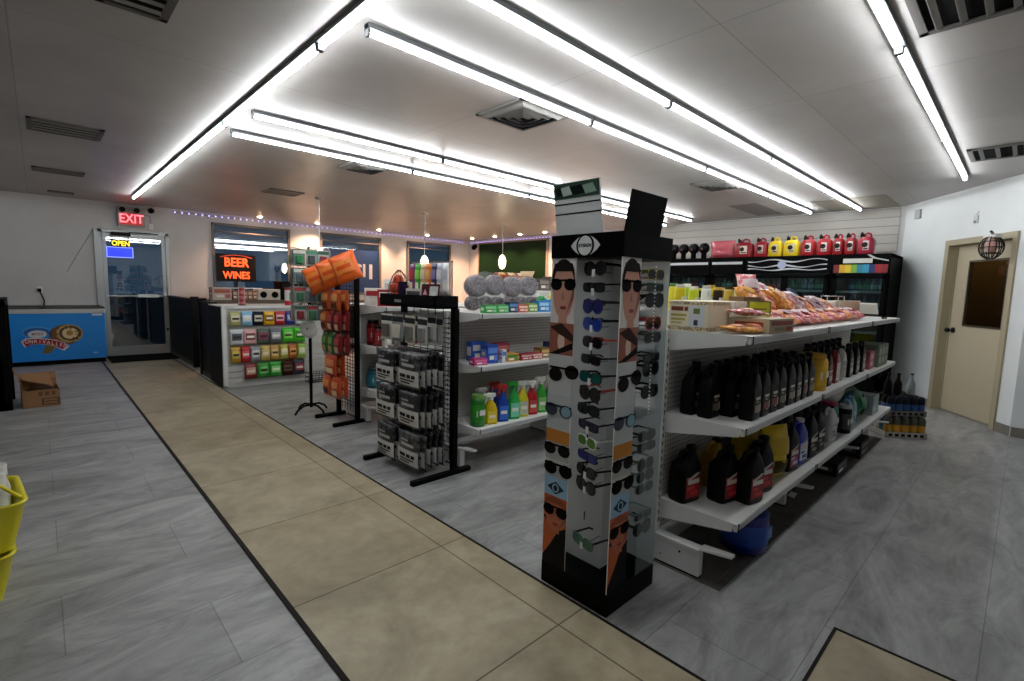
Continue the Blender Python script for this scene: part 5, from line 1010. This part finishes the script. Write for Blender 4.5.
ov = MB(); disc(ov, -.14, .52, .2, .105, mat('#5a9ad8', .5), 2); disc(ov, -.14, .515, .185, .09, mat('#1a5aa8', .5), 3); disc(ov, -.135, .485, .13, .07, mat('#c8ccd0', .5), 4); ov.text('MYZZ', .06, mat('#7a1a2a', .5), -.135, y-.0075, .485, 0, PI/2, .0004, 1, .001)
sw = MB(); sw.prism([(.42, y-.001, .42), (.72, y-.001, .28), (.72, y-.001, .265), (.42, y-.001, .405)], (0, -.0008, 0), mat('#3f8ad8', .5)); sw.prism([(-.42, y-.001, .6), (-.46, y-.001, .48), (-.44, y-.001, .36), (-.43, y-.001, .48)], (0, -.0008, 0), mat('#3f8ad8', .5)); disc(sw, .62, .16, .03, .015, mat('#7fb8e8', .5), 2)
bd = MB().box((.6, y-.01, FH-.14), (.73, y-.001, FH-.11), mat('#c8ccd0', .4))
def remap(B, x0, sc, dx, z0, dz=0): B.v = [((x-x0)*sc+x0+dx, y_, (z-z0)*sc+z0+dz) for x, y_, z in B.v]
remap(cone, .24, .84, .03, .45); remap(ban, -.1, .84, .14, .32, .03); remap(ov, -.14, .82, .09, .5)
S([P('body', b, [P('ice_cream_print', cone, (), 'printed ice cream cone'), P('banner', ban, (), 'red and white lettered banner'), P('oval_emblem', ov, (), 'pale lettered oval emblem'), P('swoosh_print', sw)], 'bright blue cabinet'), P('rim', rim, [P('badge', bd)], 'pale grey rim'), P('lid_frame', lid), P('lid_glass', gl)], 'ice_cream_freezer', 'blue chest freezer with ice cream print against the exit wall', 'freezer', 0, 0, 0)
ol = MB().rbox((-.025, 11.035, 1.09), (.055, 11.049, 1.2), PLASTW, .002, .006); S(ol, 'wall_outlet', 'white wall outlet above the blue freezer', 'outlet', 0, 0, 0)
S([P('plug', MB().rbox((-.01, 11.0, 1.12), (.035, 11.034, 1.17), BLACK, .003, .006)), P('cord', MB().tube([(.012, 11.01, 1.14), (.03, 10.985, 1.08), (.06, 11.0, .98), (.055, 11.035, .88)], .008, BLACK))], 'power_cord', 'black power cord plugged in above the freezer', 'cord', 0, 0, 0)
S(MB().tube([(.72, 11.04, 2.17), (.53, 11.042, 1.8), (.36, 11.042, 1.45)], .004, GREY, 5), 'wall_cable', 'thin grey cable slanting down the exit wall beside the door', 'cable', 0, 0, 0)
# exit sign with emergency lamp
eb = MB().rbox((1.05, 10.98, 2.27), (1.44, 11.048, 2.6), mat('#a8a39c', .5), .004, .01); et = MB(); et.box((1.09, 10.972, 2.3), (1.40, 10.98, 2.5), mat('#a81c24', .4, 0, .25))
et.text('EXIT', .21, mat('#ff6a74', .4, 0, .8, name='exit_glow'), 1.245, 10.969, 2.4, 0, PI/2, .001, .8, .003)
eh = []
for x in (1.12, 1.32): eh.append(P('lamp_head', MB().cyl((x, 10.97, 2.56), (x, 10.92, 2.55), .035, DARK, .045)))
S([P('housing', eb), P('lit_panel', et, (), 'glowing red EXIT panel')]+eh, 'exit_sign', 'red EXIT sign above the glass exit door', 'exit sign', 0, 0, 0)
S([P('base', MB().cyl((1.54, 11.049, 2.585), (1.54, 11.02, 2.585), .05, DARK)), P('dome', MB().ball((1.54, 10.99, 2.58), .045, BLKG))], 'security_camera', 'black dome camera next to the exit sign', 'camera', 0, 0, 0)
S([P('cable', MB().tube([(1.43, 11.03, 2.5), (1.52, 11.03, 2.48), (1.53, 11.035, 2.36)], .006, GREY, 6)), P('box', MB().rbox((1.49, 11.02, 2.24), (1.56, 11.049, 2.35), PLASTW, .003, .006))], 'door_sensor', 'small white box with cable under the dome camera', 'sensor', 0, 0, 0)
S([P('base', MB().cyl((8.80, 10.75, 2.5), (8.862, 10.75, 2.5), .06, DARK)), P('dome', MB().ball((8.78, 10.75, 2.46), .07, BLKG))], 'security_camera', 'black camera on the wall between last window and green board', 'camera', 0, 0, 0)
# neon sign in the exit door
np_ = MB().box((.885, 10.985, 1.73), (1.24, 10.995, 1.90), mat('#2436d8', .4, 0, .5, name='blue_neon')); nf = MB()
for p, q in (((.88, 10.98, 1.725), (1.245, 10.985, 1.735)), ((.88, 10.98, 1.895), (1.245, 10.985, 1.905)), ((.88, 10.98, 1.725), (.89, 10.985, 1.905)), ((1.235, 10.98, 1.725), (1.245, 10.985, 1.905))): nf.box(p, q, mat('#7f8cff', .4, 0, .7, name='pale_blue_neon'))
ny = MB().box((.96, 10.99, 1.90), (1.2, 10.998, 2.03), DARK).text('OPEN', .12, mat('#ffd83a', .4, 0, .6, name='yellow_neon'), 1.08, 10.984, 1.965, 0, PI/2, .002, .8, .003)
nc = MB().tube([(.97, 10.992, 2.03), (.97, 10.995, 2.1)], .004, DARK, 5).tube([(1.19, 10.992, 2.03), (1.19, 10.995, 2.1)], .004, DARK, 5)
S([P('blue_panel', np_, [P('neon_border', nf)], 'glowing blue panel'), P('lettering', ny, (), 'glowing yellow lettering'), P('chain', nc)], 'open_sign', 'yellow and blue lit sign hanging in the glass exit door', 'sign', 0, 0, 0)
S(MB().rbox((.79, 10.12, .0035), (1.72, 10.95, .016), mat('#0c0c0c', .9), .004, .02), 'door_mat', 'black floor mat in front of the glass exit door', 'mat', 0, 0, 0)
# dark half walls of the seating corner
def halfwall(L, posts):
    w_ = MB().box((-.03, 0, .06), (.03, L, 1.05), mat('#0a0808', .45)); w_.box((-.05, 0, 1.05), (.05, L, 1.075), mat('#14100e', .4)); k = MB().box((-.034, 0, 0), (.034, L, .06), mat('#5a5040', .6))
    return [P('panel', w_), P('kick_strip', k)]+[P('post', MB().rbox((-.05, y-.045, .0), (.05, y+.045, 1.11), mat('#0c0a09', .45), .004, .006)) for y in posts]
S(halfwall(1.95, (.0,)), 'half_wall', 'dark half wall with a post beside the glass exit door', 'half wall', 1.75, 8.98, .004); S(halfwall(.64, (.62,)), 'half_wall', 'dark half wall with a post ending at the white packet counter', 'half wall', 1.70, 7.63, .004)
tb = MB().rbox((-.45, -.35, .70), (.45, .35, .74), mat('#8d8f8c', .4), .004, .02)
S([P('tabletop', tb), P('column', MB().cyl((0, 0, .02), (0, 0, .7), .035, BLACK)), P('base', MB().lathe([(.25, 0), (.25, .012), (.05, .03)], BLACK, 24))], 'dining_table', 'grey topped table seen through the gap between the half walls', 'table', 2.7, 9.35, .0005)
def chair():
    out = [P('seat', MB().rbox((-.2, -.2, .43), (.2, .2, .47), mat('#15100d', .5), .004, .02)), P('backrest', MB().rbox((-.2, .17, .6), (.2, .2, 1.0), mat('#15100d', .5), .004, .01))]
    for x in (-.18, .18): out += [P('leg', MB().box((x-.02, -.19, 0), (x+.02, -.15, .43), BLACK)), P('leg', MB().box((x-.02, .16, 0), (x+.02, .2, 1.0), BLACK))]
    return out
S(chair(), 'dining_chair', 'black chair tucked at the grey table behind the half walls', 'chair', 2.2, 9.3, .0005, PI/2)

# ------------------------------------------------------------------ white packet counter
IX0, IX1, IY = 1.78, 2.95, 6.99
IX0 = 1.645
ib = MB(); ib.box((IX0+.05, IY+.02, .0), (IX1, IY+.62, 1.02), mat('#c8c8c4', .5)); ib.box((IX0, IY-.02, .03), (IX0+.05, IY+.62, 1.03), WHITE); ib.box((IX0, IY-.02, 1.02), (IX1, IY+.64, 1.055), WHITE)
for i in range(12): ib.box((IX0+.05, IY, .05+i*.08), (IX1, IY+.02, .05+i*.08+.072), mat('#b9b7b1', .5))
pegs = [P('peg', MB().cyl((IX0+.1425+i*.1357, IY, .95-r*.225), (IX0+.1425+i*.1357, IY-.005, .953-r*.225), .003, CHROME, n=6)) for r in range(4) for i in range(7)]
side = MB().box((IX0-.006, IY+.03, .02), (IX0, IY+.61, 1.04), mat('#080707', .5))
S([P('cabinet', ib), P('end_panel', side, (), 'black end panel')]+pegs, 'packet_counter', 'white slatwall counter hung with rows of colourful packets', 'counter', 0, 0, .0005)
PR = [(.80, .15, [('#a8a86a', '#d8d4b0', 'olive'), ('#7fb0d0', '#d8e4f0', 'pale blue'), ('#181c28', '#c8c0b0', 'black'), ('#d8a818', '#7a4a10', 'yellow'), ('#b01820', '#e8b0c0', 'red'), ('#1c2a7a', '#8aa0e0', 'navy'), ('#d0d0d0', '#8a8a90', 'white')]),
      (.555, .165, [('#c8ccd0', '#50545a', 'silver'), ('#d8a8a8', '#6a2a30', 'pink'), ('#4a5a4a', '#8a3a5a', 'plum green'), ('#5a5e62', '#a8acb0', 'slate'), ('#3fb020', '#8fe060', 'lime green'), ('#48b828', '#2a7a18', 'bright green')]),
      (.325, .17, [('#b08a2a', '#d8c060', 'gold'), ('#a81420', '#d85a60', 'crimson'), ('#8a8e94', '#d0d0d4', 'grey'), ('#b8a050', '#d8c890', 'sand'), ('#b08a40', '#d8b880', 'tan'), ('#a8a040', '#e0dca0', 'khaki'), ('#a85a18', '#e0a050', 'amber'), ('#8ab040', '#d0e0a0', 'yellow green')]),
      (.10, .17, [None, ('#7a1818', '#d8a890', 'maroon'), ('#2a8a2a', '#7ad070', 'green'), ('#2f9a30', '#8fe080', 'second green'), ('#3a1a14', '#7a5a40', 'dark brown'), ('#2a2c38', '#a04050', 'charcoal')])]
for r, (z, hh, ps) in enumerate(PR):
    n_ = len(ps); dx = .95/n_ if r != 3 else .155
    for i, p_ in enumerate(ps):
        if p_: S(cached(bag, dx*1.0, hh*1.22, .05, p_[0], p_[1], '#e8e0d0' if i % 2 else '#3a2a20', i % 4, None, 0), 'snack_packet', '%s packet hanging in the %s row of the white counter' % (p_[2], ['top', 'second', 'third', 'lowest'][r]), 'packet', IX0+.075+dx*(i+.5), IY-.04, z, RND.uniform(-.08, .08), 'packets on the white counter')
cs2 = [P('body', MB().lathe([(.04, 0), (.045, .01), (.045, .2), (.04, .21)], mat('#c8c4c0', .4), 18)), P('band', MB().lathe([(.046, .0), (.0465, .002), (.0465, .06), (.046, .062)], mat('#a81420', .4), 18)), P('lid', MB().lathe([(.044, .21), (.046, .215), (.04, .245)], mat('#8a101c', .4), 18))]
S(cs2, 'canister', 'white canister with red lid and band on the packet counter', 'canister', 2.50, 7.1, 1.056)
tw = MB()
for i in range(6): tw.cyl((0, 0, .012+i*.036), (0, 0, .012+i*.036+.033), .032, mat('#9a2a30' if i % 2 else '#b8686a', .4))
for x in (-.036, .036): tw.box((x-.004, -.005, 0), (x+.004, .005, .245), mat('#b0a0a0', .4))
tw.cyl((0, 0, 0), (0, 0, .012), .045, DARK)
S(tw, 'cup_dispenser', 'narrow red ringed dispenser on the packet counter', 'dispenser', 1.92, 7.12, 1.056)
# back counter under the windows
bc = MB(); bc.box((2.2, 9.85, 0), (6.3, 10.5, .96), mat('#16120f', .5)); bt = MB().rbox((2.15, 9.8, .96), (6.35, 10.52, 1.03), mat('#5a4e40', .5), .006, .01)
S([P('cabinet', bc), P('worktop', bt)], 'back_counter', 'dark back counter with brown worktop under the first windows', 'counter', 0, 0, .0005)
S(cached(carton, .3, .25, .22, '#b8aca4', '#a85a4a', '#d8d0c8'), 'counter_box', 'pale box at the walkway end of the back counter', 'box', 2.35, 10.0, 1.032)
for i in range(5): S(cached(carton, .075, .2, .17, ['#7a4a3a', '#8a5a4a'][i % 2], '#c8a890'), 'sugar_box', '%s small brown box after the pale one on the back counter' % ORD[i], 'box', 2.55+i*.083, 9.95, 1.032, 0, 'small brown boxes')
cm = MB().rbox((-.2, -.14, 0), (.2, .14, .2), mat('#b8b6b0', .4), .006, .01)
S([P('body', cm)]+[P('dial', MB().cyl((x, -.14, .1), (x, -.15, .1), .06, BLACK, n=20)) for x in (-.1, .1)], 'coffee_grinder', 'white box machine with two round black openings on the back counter', 'machine', 3.12, 9.97, 1.032)
S([P('body', MB().rbox((-.35, -.16, 0), (.35, .2, .36), BLACK, .01, .02)), P('panel', MB().box((-.3, -.165, .22), (.3, -.16, .32), DARK))], 'coffee_machine', 'wide black coffee machine on the back counter', 'coffee machine', 3.70, 10.1, 1.032)
S([P('shelf', MB().box((-.35, -.1, .2), (.35, .1, .215), STEEL)), P('leg', MB().box((-.35, -.1, 0), (-.335, .1, .2), STEEL)), P('leg', MB().box((.335, -.1, 0), (.35, .1, .2), STEEL))], 'steel_riser', 'low steel riser shelf behind the small boxes on the back counter', 'shelf', 2.75, 10.25, 1.032)
# lit window sign and the blue window poster
on = mat('#f0561e', .4, 0, .5, name='orange_neon'); ws = MB().box((2.53, 10.985, 1.36), (3.24, 11.0, 1.9), mat('#120c0a', .5)); wt = MB()
wt.text('BEER', .24, on, 2.885, 10.982, 1.73, 0, PI/2, .002, .85, .006); wt.text('WINES', .2, on, 2.885, 10.982, 1.48, 0, PI/2, .002, .8, .005)
wt.prism([(2.60+.57*i/12, 10.982, 1.84+.05*math.sin(PI*i/12)) for i in range(13)]+[(2.60+.57*i/12, 10.982, 1.825+.05*math.sin(PI*i/12)) for i in range(12, -1, -1)], (0, -.002, 0), mat('#a83018', .4, 0, .2))
S([P('backing', ws), P('lettering', wt, (), 'glowing orange lettering'), P('stand', MB().box((2.86, 10.985, 1.12), (2.9, 11.0, 1.36), DARK))], 'lit_window_sign', 'orange lit lettering sign inside the first window', 'sign', 0, 0, 0)
wp = MB().box((4.7, 11.03, 1.2), (6.02, 11.04, 2.17), mat('#16305a', .4)); wl = MB().text('CI', .42, mat('#a8acb0', .5), 5.5, 11.027, 1.68, 0, PI/2, .001, 1, .01); wl.box((5.78, 11.027, 1.5), (5.86, 11.029, 1.85), mat('#a8acb0', .5))
S([P('sheet', wp), P('lettering', wl, (), 'large pale letters')], 'window_poster', 'dark blue poster with large pale letters in the second window', 'poster', 0, 0, 0)
for i, t in enumerate(('first', 'second')): S(MB().rbox((0, 0, 0), (.006, .3, .5), mat('#d0d0d0', .5), .001, .002), 'window_notice', '%s white notice on the third window' % t, 'notice', 7.0+.35*i, 11.01, 1.8, PI/2-PI) if False else None
gb = MB().box((8.81, 8.06, 1.35), (8.835, 10.55, 2.54), mat('#0f2412', .35)); gf = MB()
for p, q in (((8.8, 8.02, 1.31), (8.84, 10.59, 1.35)), ((8.8, 8.02, 2.54), (8.84, 10.59, 2.58)), ((8.8, 8.02, 1.31), (8.84, 8.06, 2.58)), ((8.8, 10.55, 1.31), (8.84, 10.59, 2.58))): gf.box(p, q, mat('#8a7a70', .5))
S([P('panel', gb), P('board_frame', gf)], 'menu_board', 'very dark green board on the back wall behind the pendant lamp', 'board', 0, 0, 0)

# ------------------------------------------------------------------ left edge: cabinet, carton, baskets
kb = MB()
for p, q in (((-.55, -.3, 0), (-.02, .4, .08)), ((-.55, -.3, 1.06), (0, .4, 1.13)), ((-.06, -.3, 0), (0, -.24, 1.1)), ((-.06, .34, 0), (0, .4, 1.1)), ((-.55, -.3, .02), (-.06, -.28, 1.1)), ((-.55, .38, .02), (-.06, .4, 1.1)), ((-.55, -.3, .0), (-.05, .4, .52))): kb.box(p, q, BLACK)
S([P('cabinet', kb), P('pane', MB().box((-.045, -.24, .52), (-.035, .34, 1.06), mat_glass('cabinet_glass', '#b8c4c4', .1))), P('shelf', MB().box((-.5, -.26, .52), (-.06, .36, .535), PLASTW)), P('inner_panel', MB().box((-.2, -.27, .55), (-.06, -.262, 1.0), mat('#a8b4b0', .4)))], 'display_cabinet', 'black glass fronted cabinet at the edge beside the open carton', 'cabinet', -.25, 7.35, .0005)
ob = MB(); W, D, Hh = .29, .34, .25; kt = .006
for p, q in (((-W/2, -D/2, 0), (W/2, D/2, kt)), ((-W/2, -D/2, 0), (W/2, -D/2+kt, Hh*.72)), ((-W/2, D/2-kt, 0), (W/2, D/2, Hh)), ((-W/2, -D/2, 0), (-W/2+kt, D/2, Hh)), ((W/2-kt, -D/2, 0), (W/2, D/2, Hh*.72))): ob.box(p, q, KRAFT)
fl = [P('flap', MB().prism([(-W/2, D/2, Hh), (W/2, D/2, Hh), (W/2, D/2+.12, Hh+.05), (-W/2, D/2+.12, Hh+.05)], (0, 0, .005), KRAFT)), P('flap', MB().prism([(-W/2, -D/2, Hh), (-W/2, D/2, Hh), (-W/2-.05, D/2, Hh+.14), (-W/2-.05, -D/2, Hh+.14)], (.005, 0, 0), KRAFT)), P('flap', MB().prism([(-W/2+.02, -.02, Hh+.02), (W/2-.04, -.02, Hh-.06), (W/2-.06, .1, Hh+.06), (-W/2+.02, .1, Hh+.08)], (0, 0, .005), KRAFT))]
pr2 = MB().box((-.0, -D/2-.001, .02), (.14, -D/2, .09), mat('#4a3220', .7)); pr2.box((.015, -D/2-.0018, .03), (.125, -D/2-.001, .05), KRAFT); pr2.box((.015, -D/2-.0018, .06), (.125, -D/2-.001, .08), KRAFT)
for i in range(3): pr2.box((-.02+i*.05, -D/2-.001, .12), (.01+i*.05, -D/2, .16), mat('#5a4028', .7))
S([P('body', ob, [P('print', pr2)])]+fl+[P('packing_paper', MB().ball((0, 0, .12), (.12, .14, .09), mat('#3a2418', .8), 12, 7))], 'cardboard_box', 'open brown cardboard box on the floor near the blue freezer', 'box', -.045, 7.24, .0005, .05)
yb_ = mat('#cfc41a', .4, name='yellow_basket_plastic')
def basket(top):
    B = MB(); h_ = .2
    B.rings([(0, .13, .17, .04), (.006, .13, .17, .04), (h_*.6, .155, .2, .045), (h_, .17, .215, .05), (h_+.012, .18, .225, .05), (h_+.012, .165, .21, .05), (h_, .155, .2, .045), (.02, .12, .16, .04)], yb_, 4, True, False); B.rings([(.0, .13, .17, .04), (.012, .13, .17, .04)], yb_)
    st = MB(); 
    for k in range(3): st.rings([(.06+k*.045, .1375+k*.009, .178+k*.0098, .04), (.068+k*.045, .139+k*.009, .18+k*.0098, .04)], mat('#6a640c', .5), 4, True, False)
    h = MB().tube([(-.165, -.12, h_), (-.1, -.18, h_+.09), (.1, -.18, h_+.09), (.165, -.12, h_)], .008, yb_)
    return [P('shell', B, [P('groove', st)]), P('handle', h)]
LXB, LYB = -.32, 3.02
S(cached(basket, 1), 'shopping_basket', 'yellow plastic basket at the bottom of the stack on the floor', 'basket', LXB, LYB, .0005, .1); S(cached(basket, 1), 'shopping_basket', 'yellow plastic basket on top of the stack, holding white jugs', 'basket', LXB+.045, LYB, .216, .1)
def wjug(): return [P('body', MB().rings([(0, .044, .05, .03), (.01, .047, .055, .03), (.15, .047, .055, .03), (.2, .035, .035, .03)], mat('#c8c8bc', .4))), P('cap', MB().cyl((0, 0, .2), (0, 0, .25), .042, mat('#d4d4cc', .4)), (), 'wide white cap'), P('label', MB().box((.0475, -.03, .05), (.0488, .03, .13), mat('#b8b01a', .4)))]
for i, (dx, dy, t) in enumerate(((.105, -.10, 'white jug in the upper yellow basket, nearer the freezer aisle edge'), (.105, .045, 'second white jug in the upper yellow basket'), (-.07, -.05, 'third white jug deep in the upper yellow basket'))): S(cached(wjug), 'white_jug', t, 'jug', LXB+.03+dx, LYB+dy, .29, .1)

# ------------------------------------------------------------------ diagonal wall fittings
def onwall(sx, out, z): p = DM @ Vector((sx, -out, z)); return p
p = onwall(1.925, .16, 1.925); hp = MB()
for k in range(6):
    a = k*PI/6; hp.tube([(.1*math.cos(t)*math.cos(a), .1*math.cos(t)*math.sin(a), .12*math.sin(t)) for t in [2*PI*i/28 for i in range(28)]], .0055, mat('#1a1210', .4, .5), 6, True)
for z, r in ((.06, .088), (-.06, .088), (0, .1)): hp.tube([(r*math.cos(2*PI*i/24), r*math.sin(2*PI*i/24), z) for i in range(24)], .005, mat('#1a1210', .4, .5), 6, True)
S([P('cage', hp, (), 'dark wire cage'), P('bulb', MB().lathe([(.02, .1), (.05, .05), (.05, -.02), (.02, -.06)], mat('#d8a8a0', .3), 14), (), 'pinkish glass inside'), P('top_plate', MB().box((-.06, -.04, .1), (.06, .04, .14), mat('#d8d8d4', .3))), P('arm', MB().tube([(.0, 0, .135), (.06, -.09, .15), (.09, -.135, .15)], .012, mat('#1a1210', .4, .5)))], 'cage_lamp', 'round dark wire cage lamp hung at the top of the beige door', 'lamp', p.x, p.y, p.z, RZ+.3)
b = MB(); b.M = DM; b.rbox((.30, -.03, 2.44), (.41, -.001, 2.56), mat('#a8adaf', .5), .003, .006); S(b, 'wall_sensor', 'small grey box high on the diagonal wall near the slatwall', 'sensor', 0, 0, 0)
b = MB(); b.M = DM; b.rbox((1.38, -.012, 2.24), (1.45, -.001, 2.33), mat('#c8ccca', .5), .002, .004); b.cyl((1.415, -.02, 2.26), (1.415, -.012, 2.26), .012, GREY); b.tube([(1.41, -.01, 2.33), (1.46, -.012, 2.37)], .004, PLASTW, 5); S(b, 'wall_bracket', 'small white fixture above the beige door', 'bracket', 0, 0, 0)
